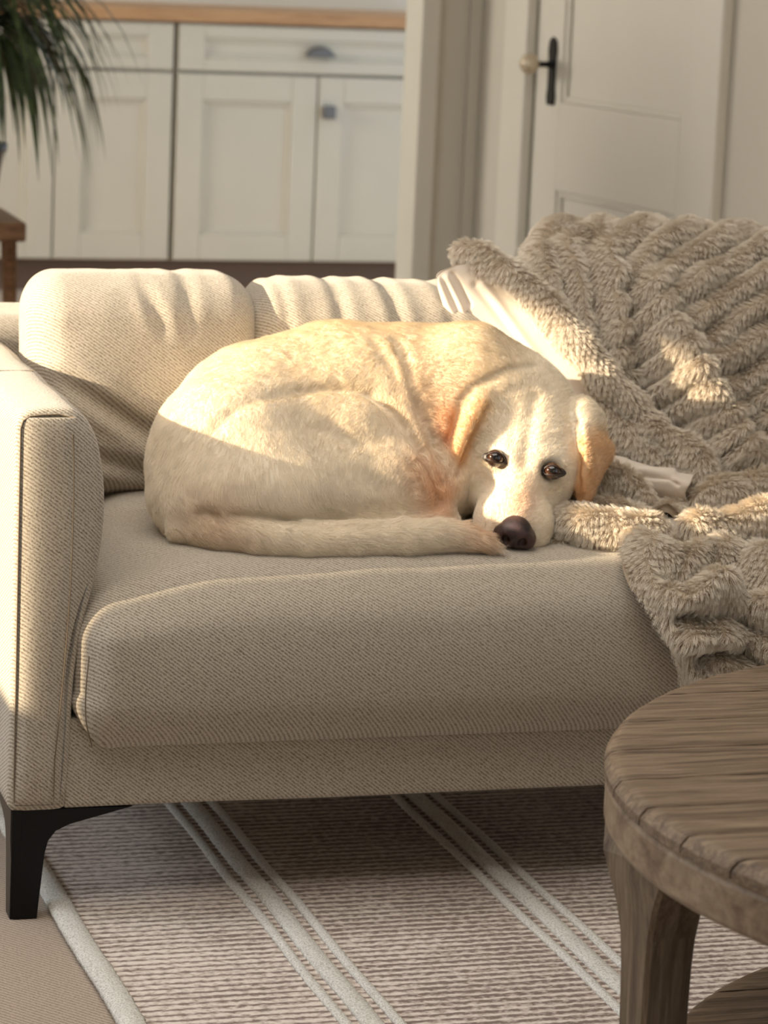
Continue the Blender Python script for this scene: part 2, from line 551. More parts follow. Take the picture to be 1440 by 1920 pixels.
# ------------------------------------------------------------------ stool and plant at the far left
st = empty('wooden_stool', (.33, 3.62, 0), 'brown wooden stool behind the sofa, carrying the potted plant', 'stool')
sx1 = float(at(50, 435, 3.45)[0])
zs = float(at(50, 418, 3.45)[2])
box('seat', (sx1 - .36, 3.45, zs - .045), (sx1, 3.81, zs), M_STOOL, st, bevel=.006)
for sx in (-1, 1):
    for sy in (-1, 1):
        cx, cy = sx1 - .18 + sx * .145, 3.63 + sy * .14
        V, Q = tube([(cx + sx * .012, cy + sy * .012, 0), (cx, cy, zs - .045)], [.014, .019], 10)
        mk('leg', V, Q, M_STOOL, st)
for sy in (-1, 1):
    V, Q = tube([(sx1 - .325, 3.63 + sy * .145, .2), (sx1 - .035, 3.63 + sy * .145, .2)], .010, 8)
    mk('stretcher', V, Q, M_STOOL, st)
M_POT = m_plain('dark_pot', lin(52, 56, 66), .4)
pc = np.array([float(at(12, 300, 3.62)[0]) - .092, 3.62, zs])
pp = empty('potted_plant', pc, 'potted plant with long drooping narrow leaves in a dark pot on the brown stool', 'plant')
prof = [(0, 0), (.055, 0), (.062, .004), (.085, .15), (.092, .152), (.093, .172), (.082, .172), (.078, .15), (0, .145)]
a = np.linspace(0, 2 * np.pi, 28, endpoint=False)
V, Q = loft([[(pc[0] + max(r, 1e-4) * math.cos(t), pc[1] + max(r, 1e-4) * math.sin(t), pc[2] + z) for t in a] for r, z in prof])
mk('pot', V, Q, M_POT, pp)
box('soil', (pc[0] - .05, pc[1] - .05, pc[2] + .15), (pc[0] + .05, pc[1] + .05, pc[2] + .158), m_plain('soil', lin(60, 45, 35), 1.0), pp)
V, Q = tube([(pc[0], pc[1], pc[2] + .15), (pc[0] + .01, pc[1], pc[2] + .25), (pc[0] + .012, pc[1], pc[2] + .42)], [.035, .018, .014], 10)
mk('stem', V, Q, M_STOOL, pp)
tl = NT('leaf_green')
lv = tl.noise(tl.coord(), 30, 3)
M_LEAF = tl.set(Base_Color=tl.ramp(lv, [(.3, lin(28, 44, 20)), (.6, lin(66, 86, 46)), (.8, lin(120, 138, 92))]), Roughness=.35)
crown = np.array([pc[0] + .012, pc[1], pc[2] + .43])
for k in range(290):
    az = rng.uniform(0, 2 * np.pi)
    L = rng.uniform(.28, .56)
    el = rng.uniform(.15, 1.35)
    n = 9
    P = [crown + rng.normal(0, .012, 3)]
    d = np.array([math.cos(az) * math.cos(el), math.sin(az) * math.cos(el), math.sin(el)])
    for i in range(n - 1):
        P.append(P[-1] + d * L / (n - 1))
        d = d + np.array([0, 0, -.38 - .14 * rng.random()]); d /= np.linalg.norm(d)
    P = np.array(P)
    side = np.array([-math.sin(az), math.cos(az), 0])
    w = .0075 * np.sin(np.linspace(.35, np.pi - .03, n))[:, None]
    nrm = np.cross(np.gradient(P, axis=0), side); nrm /= np.linalg.norm(nrm, axis=1)[:, None]
    V = np.stack([P - side * w, P - nrm * w * .35, P + side * w], 1).reshape(-1, 3)
    mk('leaf', V, grid_quads(n, 3), M_LEAF, pp)
# ------------------------------------------------------------------ sofa
sofa = empty('sofa', (.95, .42, 0), 'beige twill sofa with thin padded arms and black metal legs', 'sofa')
SX1 = 1.92
# arm: straight outside, inside swells
prof = smooth_curve([(.068, .142), (.072, .22), (.075, .30), (.085, .37), (.100, .43), (.1075, .49), (.106, .54), (.097, .585), (.084, .61), (.074, .620)], 28)
outer = np.array([(.066, .6225), (.05, .6235), (.03, .6230), (.015, .621), (.006, .617), (.0015, .609), (0, .598), (0, .5), (0, .4), (0, .3), (-.001, .2), (-.002, .16), (-.001, .145), (.004, .1385), (.02, .1375), (.05, .1375), (.062, .1385)])
P2 = np.vstack([prof, outer])
cen = np.array([.045, .38])
def arm_mesh(x0, mirror):
    rings = []
    ys = [(.0025, .008), (0.0, .0115), (-.0, .009), (.0, .0035), (.0035, .0008), (.009, 0)]
    ys = [(-.0006, .0085), (.0, .0055), (.0012, .003), (.004, .0010), (.008, 0)] + [(y, 0) for y in np.linspace(.03, .83, 34)] + [(.853, .002), (.858, .008)]
    # normals for inset
    T = np.roll(P2, -1, 0) - np.roll(P2, 1, 0)
    N2 = np.stack([T[:, 1], -T[:, 0]], 1); N2 /= np.linalg.norm(N2, axis=1)[:, None] + 1e-9
    for y, ins in ys:
        q = P2 - N2 * ins
        wv = .0016 * np.sin(y * 31 + P2[:, 1] * 17) * sstep(.02, .2, y) * (P2[:, 0] > .03)
        x = q[:, 0] + wv
        bulge = -.006 * np.sin(np.clip((P2[:, 1] - .14) / .48, 0, 1) * np.pi) * np.sin(np.clip(P2[:, 0] / .1, 0, 1) * np.pi) if y < .01 else 0
        xx = x0 - x if mirror else x0 + x
        z = q[:, 1] + .006 * sstep(.4, .6, q[:, 1]) + (-.004 * sstep(.1, .7, y)) * (q[:, 1] > .58)
        rings.append(np.stack([xx, np.full_like(x, y) + bulge, z], 1))
    return rings
rl = arm_mesh(0, False)
def front_panel(x0, mirror):
    """puffed fabric panel closing the arm front, row by row"""
    zz = np.concatenate([[.1385, .142, .148], np.linspace(.157, .60, 40), [.606, .611, .6155, .619, .6215]])
    pin = np.array(sorted([(z, x) for x, z in prof] + [(.6215, .066), (.1375, .066)]))
    pou = np.array(sorted([(z, x) for x, z in outer if x < .04] + [(.6232, .04)]))
    u = np.linspace(0, 1, 16)
    rows = []
    for z in zz:
        xi = np.interp(z, pin[:, 0], pin[:, 1]) - .0080; xo = np.interp(z, pou[:, 0], pou[:, 1]) + .0080
        e = min((z - .1385) / .05, (.6215 - z) / .03, 1)
        x = xo + (xi - xo) * u
        y = -.0085 * (1 - np.abs(2 * u - 1) ** 3.0) * max(e, 0) ** .5 - .0008
        rows.append(np.stack([x0 - x if mirror else x0 + x, y, np.clip(np.full_like(x, z), .147, .613) + .006 * sstep(.4, .6, z)], 1))
    V, Q = loft(rows, closed=False, caps=False)
    return V, [q[::-1] for q in Q] if mirror else Q
def make_arm(x0, mirror):
    V, Q = loft(arm_mesh(x0, mirror))
    if not mirror: Q = [tuple(q)[::-1] for q in Q]
    V2, Q2 = front_panel(x0, mirror)
    Q = list(Q) + [tuple(i + len(V) for i in q) for q in Q2]
    return mk('arm', np.concatenate([V, V2]), Q, M_SOFA, sofa)
arm = make_arm(0, False)
arm2 = make_arm(SX1 + .08, True)
# stitched seams round the arm front and along its top
sm = [(.0050, -.0005, z) for z in np.linspace(.15, .600, 20)] + [(.008, -.0005, .6095), (.016, -.0005, .6145), (.03, -.0005, .6160), (.05, -.0005, .6165), (.070, -.0005, .6125)]
sm = [(a, b, c + .006 * float(sstep(.4, .6, c))) for a, b, c in sm]
V, Q = tube(sm, .0009, 6); mk('piping', V, Q, M_SEAM, arm)
V, Q = tube([(.052 + .016 * math.sin(max(0, (z - .2) / .42) * 2.2), -.0090, z) for z in np.linspace(.145, .60, 24)], .0007, 5); mk('piping', V, Q, M_SEAM, arm)
V, Q = tube([(x, .30, .6275 + .0005) for x in np.linspace(.004, .07, 8)], .0009, 5); mk('piping', V, Q, M_SEAM, arm)

# base
def f_base(P, N):
    P = P.copy(); P[:, 2] += .0015 * vnoise(P, .2, 3) ; return P
V, Q = rbox((.066, .004, .1375), (SX1 + .014, .84, .25), (.004, .006, .008), .02, f_base)
mk_np('base', V, Q, M_SOFA, sofa)
V, Q = rbox((.0, .66, .142), (SX1 + .08, .855, .648), (.03, .035, .035), .02, lambda P, N: P + N * (.003 * vnoise(P, .09, 5))[:, None])
mk_np('backrest', V, Q, M_SOFA, sofa)

# seat cushion
def f_seat(P, N):
    P = P.copy()
    x, y, z = P.T
    u = np.clip((x - .075) / (SX1 - .075), 0, 1); v = np.clip((y + .04) / .52, 0, 1)
    top = sstep(.30, .40, z)
    edge = sstep(0, .20, x - .06) * sstep(0, .2, SX1 + .03 - x)
    front = sstep(-.05, .16, y)
    P[:, 2] += top * (.030 * edge - .022 + .014 * front - .004)
    # the front face swells
    fr = sstep(.06, -.03, y)
    P[:, 1] -= fr * .016 * np.sin(np.clip((z - .215) / .2, 0, 1) * np.pi) * (.35 + .65 * edge)
    # corner drawn in at the lower left
    P[:, 0] += .024 * sstep(.28, .205, z) * sstep(.13, .07, x) * sstep(.1, 0, y)
    P[:, 2] -= .010 * sstep(.26, .21, z) * sstep(.14, .085, x) * sstep(.1, 0, y)
    P[:, 2] += top * .0022 * vnoise(P, .07, 2) + top * .003 * vnoise(P, .2, 9)
    # creases running into the back-left corner
    cr = np.exp(-((x - .13 - .25 * (y - .2)) / .012) ** 2) * sstep(.1, .25, y) * sstep(.55, .3, x)
    P[:, 2] -= top * .004 * cr
    yy = y - .30 - .03 * np.sin(x * 9)
    P[:, 2] -= top * .005 * np.exp(-(yy / .010) ** 2) * sstep(.32, .16, x)
    return P
V, Q = rbox((.072, -.036, .216), (SX1 + .005, .52, .428), (.05, .075, .062), .0085, f_seat)
# squarer lower edge: push the lower front rounding out
low = (V[:, 2] < .285) & (V[:, 1] < .04)
t = np.clip((.285 - V[:, 2]) / .07, 0, 1)
V[:, 1] = np.where(low, V[:, 1] * (1 - .85 * t ** .5) + .85 * t ** .5 * np.minimum(V[:, 1], -.040 + .03 * t ** 3), V[:, 1])
seat = mk_np('seat_cushion', V, Q, M_SOFA, sofa)
V, Q = tube(smooth_curve([(.0935, -.026, .224), (.083, -.041, .26), (.080, -.050, .30), (.084, -.045, .34)], 20), .0008, 5); mk('piping', V, Q, M_SEAM, seat)

# back cushions, leaning
def back_cushion(x0, x1, seed, top=.738, crease=(), r=.06, grow=1.0):
    zb = .436
    def f(P, N):
        P = P.copy(); x, y, z = P.T.copy()
        u = (x - x0) / (x1 - x0); w = (z - zb) / (top - zb)
        fr = sstep(.52, .44, y)
        P[:, 1] -= fr * .030 * np.sin(np.clip(u, .02, .98) * np.pi) ** .6 * np.sin(np.clip(w, .02, .98) * np.pi) ** .7 * grow
        P[:, 0] += (np.sin(np.clip(w, 0, 1) * np.pi) * .004) * np.where(u < .5, -1, 1)
        P += N * (.0035 * vnoise(P, .09, seed) + .0012 * vnoise(P, .035, seed + 1))[:, None]
        for (xa, za, xb_, zb_, dep, wid) in crease:
            a = np.array([xa, za]); b = np.array([xb_, zb_]); d = b - a; L2 = d @ d
            q = np.stack([x, z], 1) - a
            tt = np.clip(q @ d / L2, 0, 1)
            dist = np.linalg.norm(q - tt[:, None] * d, axis=1)
            fall = np.sin(np.clip(tt, .02, .98) * np.pi) ** .4
            P -= N * (dep * np.exp(-(dist / wid) ** 2) * fall)[:, None]
            P += N * (dep * .45 * np.exp(-((dist - 2.0 * wid) / wid) ** 2) * fall)[:, None]
        # lean back
        P[:, 1] += (P[:, 2] - zb) * .10
        return P
    V, Q = rbox((x0, .405, zb), (x1, .565, top), (r * .75, r, r * .9), .007, f)
    c = mk_np('back_cushion', V, Q, M_SOFA, sofa)
    return c
c1 = back_cushion(.092, .397, 11, .731, crease=((.13, .60, .26, .52, .010, .011), (.16, .50, .27, .47, .008, .010), (.24, .72, .26, .66, .0035, .008), (.30, .74, .29, .66, .003, .010)))
c2 = back_cushion(.393, 1.0, 15, .722, crease=((.505, .75, .515, .62, .0035, .009), (.575, .75, .60, .62, .004, .009), (.66, .75, .67, .6, .003, .01), (.43, .75, .44, .6, .003, .008)))
c3 = back_cushion(1.004, 1.60, 19, .722)
# black metal legs
def leg(x, y, mx, my, z0=.0085):
    e = [(.0, .1385), (.0, .10), (.004, z0), (.034, z0), (.042, .082), (.046, .098), (.055, .110), (.072, .118), (.150, .1375)]
    xf = Matrix.Translation((x, y, 0)) @ Matrix.Diagonal((mx, my, 1, 1))
    o = prism('leg', e, 1, .002, .016, M_BLACK, sofa, bevel=.0012, xf=xf)
    prism('leg_flange', [(a if i else a, b) for i, (a, b) in enumerate(e)], 0, .001, .013, M_BLACK, o, bevel=.0012, xf=xf)
    for p in (o, ) : pass
    return o
leg(.003, .004, 1, 1, 0.0); leg(SX1 + .077, .004, -1, 1); leg(.003, .85, 1, -1); leg(SX1 + .077, .85, -1, -1)

# ------------------------------------------------------------------ rug
RX0, RX1, RY0, RY1 = .062, 2.1, -2.0, 1.0
RANG = math.radians(1.2)
rug = empty('rug', (1.0, -.4, 0), 'flat woven beige rug with raised white cords and a white edge, under the sofa', 'rug')
tr = NT('rug_weave'); v = tr.coord()
sep = tr.n('SeparateXYZ', ins={0: v})
PER = .0165
phs = tr.math('ADD', tr.math('MULTIPLY', sep.outputs[1], 2 * math.pi / PER), tr.math('MULTIPLY', tr.noise(v, 14, 3), 1.3))
wv = tr.math('ADD', tr.math('MULTIPLY', tr.math('SINE', phs), .5), .5)
dash = tr.math('ADD', tr.math('MULTIPLY', tr.math('SUBTRACT', tr.noise(tr.coord(scale=(.55, 1, 1)), 170, 2, .6), .5), 2.4), .5)
big = tr.noise(tr.coord(scale=(1, 3, 1)), 5, 3)
hh = tr.math('ADD', tr.math('MULTIPLY', wv, .40), tr.math('ADD', tr.math('MULTIPLY', dash, .45), tr.math('MULTIPLY', tr.math('SUBTRACT', big, .5), .25)))
tr.bump(tr.math('ADD', hh, tr.math('MULTIPLY', tr.noise(v, 700, 2), .3)), .5, .002)
M_RUG = tr.set(Base_Color=tr.ramp(hh, [(.24, lin(126, 110, 102)), (.42, lin(182, 168, 158)), (.64, lin(220, 208, 198))]), Roughness=1.0)
tw = NT('rug_cord_white'); v = tw.coord()
nz = tw.noise(v, 420, 3, .8)
tw.bump(nz, .8, .002)
M_CORD = tw.set(Base_Color=tw.ramp(nz, [(.36, lin(168, 160, 150)), (.5, lin(214, 210, 202)), (.62, lin(232, 230, 224))]), Roughness=1.0)
RF = Matrix.Translation((.06, -.2, 0)) @ Matrix.Rotation(RANG, 4, 'Z') @ Matrix.Translation((-.06, .2, 0))
def rugpt(x, y, z): return RF @ Vector((x, y, z))
# ribbed field: real ridges
ny = int((RY1 - RY0) / (PER / 6)); nx = 60
yy = np.linspace(RY0, RY1, ny); xx = np.linspace(RX0 + .02, RX1, nx)
X, Y = np.meshgrid(xx, yy, indexing='ij')
Z = .0065 + .0005 * np.cos(Y * 2 * np.pi / PER + 1.4 * vnoise(np.stack([X, Y, X * 0], -1), .07, 2))
P = np.stack([X, Y, Z], -1).reshape(-1, 3)
m3 = np.array(RF)[:3]; P = P @ m3[:, :3].T + m3[:, 3]
mk_np('weave', P, grid_quads(nx, ny), M_RUG, rug)
box('backing', (RX0 + .004, RY0 + .002, .0006), (RX1 - .002, RY1 - .002, .004), M_CORD, rug, xf=RF)
def cord(x, r, seed, name='cord', flat=.55):
    n = 900
    ys = np.linspace(RY0, RY1, n)
    a = np.linspace(0, 2 * np.pi, 9, endpoint=False)
    rings = []
    for i, y in enumerate(ys):
        rr = r * (1 + .04 * math.sin(y * 2 * math.pi / .011 + seed) + .02 * rng.normal())
        cx = x + .0010 * math.sin(y * 17 + seed) + .0002 * rng.normal()
        rings.append([(cx + rr * math.cos(t), y + .6 * rr * math.cos(t) * .5, .0072 + max(-.5, math.sin(t)) * rr * flat) for t in a])
    V, Q = loft(rings)
    V = V @ m3[:, :3].T + m3[:, 3]
    mk(name, V, Q, M_CORD, rug)
cord(RX0 + .012, .0165, 0, 'edge_binding', .45)
for bx in (.335, .655, .975, 1.295, 1.615):
    cord(bx - .030, .0070, bx * 9, flat=.65)
    cord(bx - .001, .0135, bx * 5, flat=.45)
    cord(bx + .029, .0070, bx * 7, flat=.65)

# ------------------------------------------------------------------ coffee table
TC = np.array([.908, -1.066]); TR = .525; TZ = .45
tab = empty('coffee_table', (TC[0], TC[1], 0), 'round weathered wooden coffee table with a lower shelf, in front of the sofa', 'table')
def disc_strip(name, y0, y1, R, z0, z1, mat, parent, gap=.0015, lip=.010, cen=TC, seed=0):
    """one plank of a round top between two straight joints, rounded over at the rim"""
    ys0, ys1 = y0 + gap, y1 - gap
    lo, hi = max(ys0, -R + .0005), min(ys1, R - .0005)
    n = 22
    ys = np.linspace(lo, hi, n)
    def halfw(y, rr): return math.sqrt(max(rr * rr - y * y, 1e-8))
    rows = []
    m = 40
    for y in ys:
        w = halfw(y, R)
        xs = np.concatenate([[-1], -1 + (1 - np.cos(np.linspace(0, np.pi, m))) / 1.0, [1]])[1:-1]
        row = []
        for s in xs:
            x = w * s
            d = R - math.hypot(x, y)
            z = z1 - (lip * (1 - min(d / lip, 1)) ** 2 if d < lip else 0)
            e = min(y - lo, hi - y)
            if e < .002 and lo > -R + .001 and hi < R - .001: z -= .0016 * (1 - e / .002)
            z += .0006 * vnoise(np.array([x * 3, y, seed]), .02, seed)
            row.append((cen[0] + x, cen[1] + y, z))
        rows.append(row)
    top = np.array(rows)
    bot = top.copy(); bot[..., 2] = z0
    nV = top.reshape(-1, 3).shape[0]; nx_ = top.shape[1]
    Q = [tuple(q)[::-1] for q in grid_quads(n, nx_)] + [tuple(q + nV) for q in grid_quads(n, nx_)]
    for i in range(n - 1):
        for c in (0, nx_ - 1):
            a, b = i * nx_ + c, (i + 1) * nx_ + c
            Q.append((a, b, b + nV, a + nV) if c else (b, a, a + nV, b + nV))
    for j in range(nx_ - 1):
        for r_ in (0, n - 1):
            a, b = r_ * nx_ + j, r_ * nx_ + j + 1
            Q.append((b, a, a + nV, b + nV) if r_ else (a, b, b + nV, a + nV))
    return mk(name, np.concatenate([top.reshape(-1, 3), bot.reshape(-1, 3)]), Q, mat, parent, smooth=True)
joints = [-.525, -.43, -.335, -.24, -.15, -.078, .005, .09, .185, .28, .375, .45, .525]
for k, (a, b) in enumerate(zip(joints[:-1], joints[1:])):
    o = disc_strip('plank', a, b, TR, TZ - .018, TZ, M_TABLE, tab, seed=k)
    mod = o.modifiers.new('es', 'EDGE_SPLIT'); mod.split_angle = math.radians(50)
# apron built of curved segments
nseg = 9
for k in range(nseg):
    a0 = 2 * math.pi * k / nseg + .065; a1 = 2 * math.pi * (k + 1) / nseg + .065 - .004
    ts = np.linspace(a0, a1, 22)
    pr = [(TR - .002, TZ - .0185), (TR - .0035, TZ - .022), (TR - .002, TZ - .026), (TR - .002, TZ - .058), (TR - .006, TZ - .064), (TR - .045, TZ - .064), (TR - .045, TZ - .0185)]
    rings = [[(TC[0] + r * math.cos(t), TC[1] + r * math.sin(t), z) for r, z in pr] for t in ts]
    V, Q = loft(rings)
    mk('apron_segment', V, [tuple(q)[::-1] for q in Q], M_APRON, tab, smooth=False)
# legs with curved shoulders that flow into the apron
def table_leg(ang):
    c = np.array([TC[0] + .466 * math.cos(ang), TC[1] + .466 * math.sin(ang)])
    rot = ang + math.radians(27)
    ur = np.array([math.cos(rot), math.sin(rot)]); ut = np.array([-ur[1], ur[0]])
    zs_ = [0.0095, .06, .12, .2, .25, .28, .305, .328, .350, .368, .386]
    wt_ = [.0205, .0215, .0225, .0235, .0250, .0280, .0345, .0450, .060, .078, .10]
    wo_ = [.0225, .0230, .0240, .025, .026, .027, .029, .032, .036, .040, .044]
    rings = []
    for z, w, ro in zip(zs_, wt_, wo_):
        ch = .004
        out = min(ro, .027 + .018 * sstep(.25, .386, z)); inn = .026
        ring = []
        for sx, sy in ((out, w - ch), (out - ch, w), (-inn + ch, w), (-inn, w - ch), (-inn, -w + ch), (-inn + ch, -w), (out - ch, -w), (out, -w + ch)):
            p = c + ur * sx + ut * sy
            # keep the top inside the apron's circle
            d = p - TC; rr = np.linalg.norm(d)
            lim = TR - .004
            if rr > lim: p = TC + d * lim / rr
            ring.append((p[0], p[1], z))
        rings.append(ring)
    V, Q = loft(rings)
    mk('leg', V, Q, M_TABLE_V, tab, smooth=False)
for k in range(4): table_leg(math.radians(162.5) + k * math.pi / 2)
# lower shelf
SR = .452
for k, (a, b) in enumerate(((-.452, -.34), (-.34, -.23), (-.23, -.12), (-.12, -.01), (-.01, .1), (.1, .21), (.21, .33), (.33, .452))):
    o = disc_strip('shelf_plank', a, b, SR, .122, .145, M_TABLE, tab, seed=20 + k)
    mod = o.modifiers.new('es', 'EDGE_SPLIT'); mod.split_angle = math.radians(50)
# ------------------------------------------------------------------ signed-distance modelling
import openvdb


class Field:
    """signed distance field on a regular grid; soft unions of ellipsoids and tapered capsules"""
    def __init__(s, lo, hi, h):
        s.lo, s.h = np.array(lo, float), h
        s.n = np.ceil((np.array(hi) - s.lo) / h).astype(int) + 1
        s.d = np.full(s.n, .2, np.float32)
    def sub(s, lo, hi):
        a = np.clip(np.floor((np.asarray(lo) - s.lo) / s.h).astype(int), 0, s.n)
        b = np.clip(np.ceil((np.asarray(hi) - s.lo) / s.h).astype(int) + 1, 0, s.n)
        sl = tuple(slice(i, j) for i, j in zip(a, b))
        g = np.meshgrid(*[(np.arange(i, j) * s.h + l).astype(np.float32) for i, j, l in zip(a, b, s.lo)], indexing='ij', sparse=True)
        return sl, g
    @staticmethod
    def smin(a, b, k):
        h = np.clip(.5 + .5 * (b - a) / k, 0, 1)
        return b * (1 - h) + a * h - k * h * (1 - h)
    def add(s, d, sl, k):
        s.d[sl] = s.smin(s.d[sl], d, k)
    def cap(s, a, b, ra, rb, k=.02, squash=None):
        a, b = np.asarray(a, float), np.asarray(b, float)
        m = max(ra, rb) + .05 + k
        sl, g = s.sub(np.minimum(a, b) - m, np.maximum(a, b) + m)
        ab = b - a; L2 = ab @ ab + 1e-12
        t = np.clip(sum((g[i] - a[i]) * ab[i] for i in range(3)) / L2, 0, 1)
        d = np.sqrt(sum((g[i] - a[i] - t * ab[i]) ** 2 for i in range(3))) - (ra + (rb - ra) * t)
        s.add(d, sl, k)
    def chain(s, pts, k=.02):
        for (a, b) in zip(pts[:-1], pts[1:]): s.cap(a[:3], b[:3], a[3], b[3], k)
    def ell(s, c, r, axes=None, k=.02, carve=False):
        c, r = np.asarray(c, float), np.asarray(r, float)
        m = r.max() + .05 + k
        sl, g = s.sub(c - m, c + m)
        ax = np.eye(3) if axes is None else np.asarray(axes)
        q = [sum((g[i] - c[i]) * ax[j][i] for i in range(3)) for j in range(3)]
        k0 = np.sqrt(sum((q[j] / r[j]) ** 2 for j in range(3)))
        k1 = np.sqrt(sum((q[j] / r[j] ** 2) ** 2 for j in range(3))) + 1e-9
        d = k0 * (k0 - 1) / k1
        if carve: s.d[sl] = -s.smin(-s.d[sl], d, k)
        else: s.add(d, sl, k)
    def groove(s, pts, depth, width):
        """shallow valley following a 3D polyline (list of points)"""
        pts = np.asarray(pts, float)
        m = width * 3
        for a, b in [(None, None)]:
            sl, g = s.sub(pts.min(0) - m, pts.max(0) + m)
            best = None
            for a, b in zip(pts[:-1], pts[1:]):
                ab = b - a; L2 = ab @ ab + 1e-12
                t = np.clip(sum((g[i] - a[i]) * ab[i] for i in range(3)) / L2, 0, 1)
                d = sum((g[i] - a[i] - t * ab[i]) ** 2 for i in range(3))
                best = d if best is None else np.minimum(best, d)
            s.d[sl] += depth * np.exp(-best / width ** 2)
    def mesh(s):
        g = openvdb.FloatGrid(background=.2)
        g.copyFromArray(s.d)
        P, Tr, Qd = g.convertToPolygons(isovalue=0.0, adaptivity=0.0) if False else (lambda r: (r[0], None, r[1]))(g.convertToQuads(isovalue=0.0))
        return P * s.h + s.lo, Qd
    def grad(s, P):
        q = (P - s.lo) / s.h
        i = np.clip(np.round(q).astype(int), 1, s.n - 2)
        g = np.stack([s.d[i[:, 0] + 1, i[:, 1], i[:, 2]] - s.d[i[:, 0] - 1, i[:, 1], i[:, 2]],
                      s.d[i[:, 0], i[:, 1] + 1, i[:, 2]] - s.d[i[:, 0], i[:, 1] - 1, i[:, 2]],
                      s.d[i[:, 0], i[:, 1], i[:, 2] + 1] - s.d[i[:, 0], i[:, 1], i[:, 2] - 1]], 1)
        return g / (np.linalg.norm(g, axis=1)[:, None] + 1e-9)


def laplace(V, Q, it=2, lam=.5):
    e = np.concatenate([Q[:, [0, 1]], Q[:, [1, 2]], Q[:, [2, 3]], Q[:, [3, 0]]])
    e = np.concatenate([e, e[:, ::-1]])
    cnt = np.bincount(e[:, 0], minlength=len(V))[:, None]
    for _ in range(it):
        acc = np.stack([np.bincount(e[:, 0], V[e[:, 1], k], len(V)) for k in range(3)], 1)
        V = V + lam * (acc / np.maximum(cnt, 1) - V)
    return V


def sample_surface(V, Q, n):
    """random points on a quad mesh: position, normal"""
    a, b, c, d = (V[Q[:, i]] for i in range(4))
    nr = np.cross(c - a, d - b); ar = np.linalg.norm(nr, axis=1)
    nr /= ar[:, None] + 1e-12
    f = rng.choice(len(Q), n, p=ar / ar.sum())
    u, v = rng.random((n, 1)), rng.random((n, 1))
    P = a[f] * (1 - u) * (1 - v) + b[f] * u * (1 - v) + c[f] * u * v + d[f] * (1 - u) * v
    # smooth normals
    vn = np.zeros_like(V)
    for i in range(4):
        for k in range(3): vn[:, k] += np.bincount(Q[:, i], (nr * ar[:, None])[:, k], len(V))
    vn /= np.linalg.norm(vn, axis=1)[:, None] + 1e-12
    N = vn[Q[f, 0]] * (1 - u) * (1 - v) + vn[Q[f, 1]] * u * (1 - v) + vn[Q[f, 2]] * u * v + vn[Q[f, 3]] * (1 - u) * v
    return P, N / (np.linalg.norm(N, axis=1)[:, None] + 1e-12), f


def make_fur(name, P, N, flow, length, radius, mat, parent, lift=.35, curl=.0, col=None, npts=4, jit=.25, droop=0.0, clump=None):
    """real strands as hair curves; flow is the lie of the pile"""
    n = len(P)
    T = flow - N * np.sum(flow * N, axis=1)[:, None]
    T = T / (np.linalg.norm(T, axis=1)[:, None] + 1e-9)
    S = np.cross(N, T)
    T = T + S * rng.normal(0, jit, (n, 1)) + N * 0
    length = length * rng.uniform(.65, 1.15, n)
    pts = np.zeros((n, npts, 3))
    pos = P - N * .0006
    L = (length / (npts - 1))[:, None]
    d = N * (lift + .35) + T
    for i in range(npts):
        pts[:, i] = pos
        d = d / (np.linalg.norm(d, axis=1)[:, None] + 1e-9)
        pos = pos + d * L
        d = d - N * (.35 / (npts - 1)) + rng.normal(0, curl, (n, 3)) + np.array([0, 0, -droop])
    if clump is not None:                   # (cell size, strength): neighbouring tips draw together
        key = np.floor((P + .004 * rng.random(3)) / clump[0]).astype(np.int64) + 4096
        key = key[:, 0] * 67108864 + key[:, 1] * 8192 + key[:, 2]
        _, inv = np.unique(key, return_inverse=True)
        inv = inv.ravel(); cnt = np.bincount(inv)
        cm = np.stack([np.bincount(inv, P[:, k]) / cnt for k in range(3)], 1)[inv]
        rel = pts - P[:, None, :]
        rm = np.stack([np.stack([np.bincount(inv, rel[:, i, k]) / cnt for k in range(3)], 1)[inv] for i in range(npts)], 1)
        pull = (np.linspace(0, 1, npts) ** 1.3)[None, :, None] * clump[1]
        pts = pts * (1 - pull) + (cm[:, None, :] + rm) * pull
    hc = bpy.data.hair_curves.new(name)
    hc.add_curves([npts] * n)
    off = np.zeros(3)
    o = bpy.data.objects.new(name, hc)
    COL.objects.link(o)
    if parent is not None:
        o.parent = parent
        base = parent
        while base is not None:
            off = off + np.array(base.location); base = base.parent
    hc.attributes['position'].data.foreach_set('vector', (pts - off).astype(np.float32).ravel())
    r = hc.attributes.get('radius') or hc.attributes.new('radius', 'FLOAT', 'POINT')
    rr = np.tile(radius * np.linspace(1, .25, npts), (n, 1))
    r.data.foreach_set('value', rr.astype(np.float32).ravel())
    if col is not None:
        c = hc.attributes.new('coat', 'FLOAT_COLOR', 'CURVE')
        c.data.foreach_set('color', np.concatenate([col, np.ones((n, 1))], 1).astype(np.float32).ravel())
    hc.materials.append(mat)
    o['kind'] = 'stuff'
    return o


# ------------------------------------------------------------------ the dog
HEX = []
fwd = .80 * (-.16 * CR - .987 * CU) + .60 * (-FW)
side = .985 * CR - .17 * CU
side -= fwd * (side @ fwd); side /= np.linalg.norm(side)
up = np.cross(side, fwd); up /= np.linalg.norm(up)
if up @ CU < 0: up = -up
EO = at(985, 862, .106)
def H(f, u, s): return EO + fwd * f + up * u + side * s
AX = np.array([fwd, up, side])

D = Field((.17, -.02, .418), (.90, .45, .73), .0028)
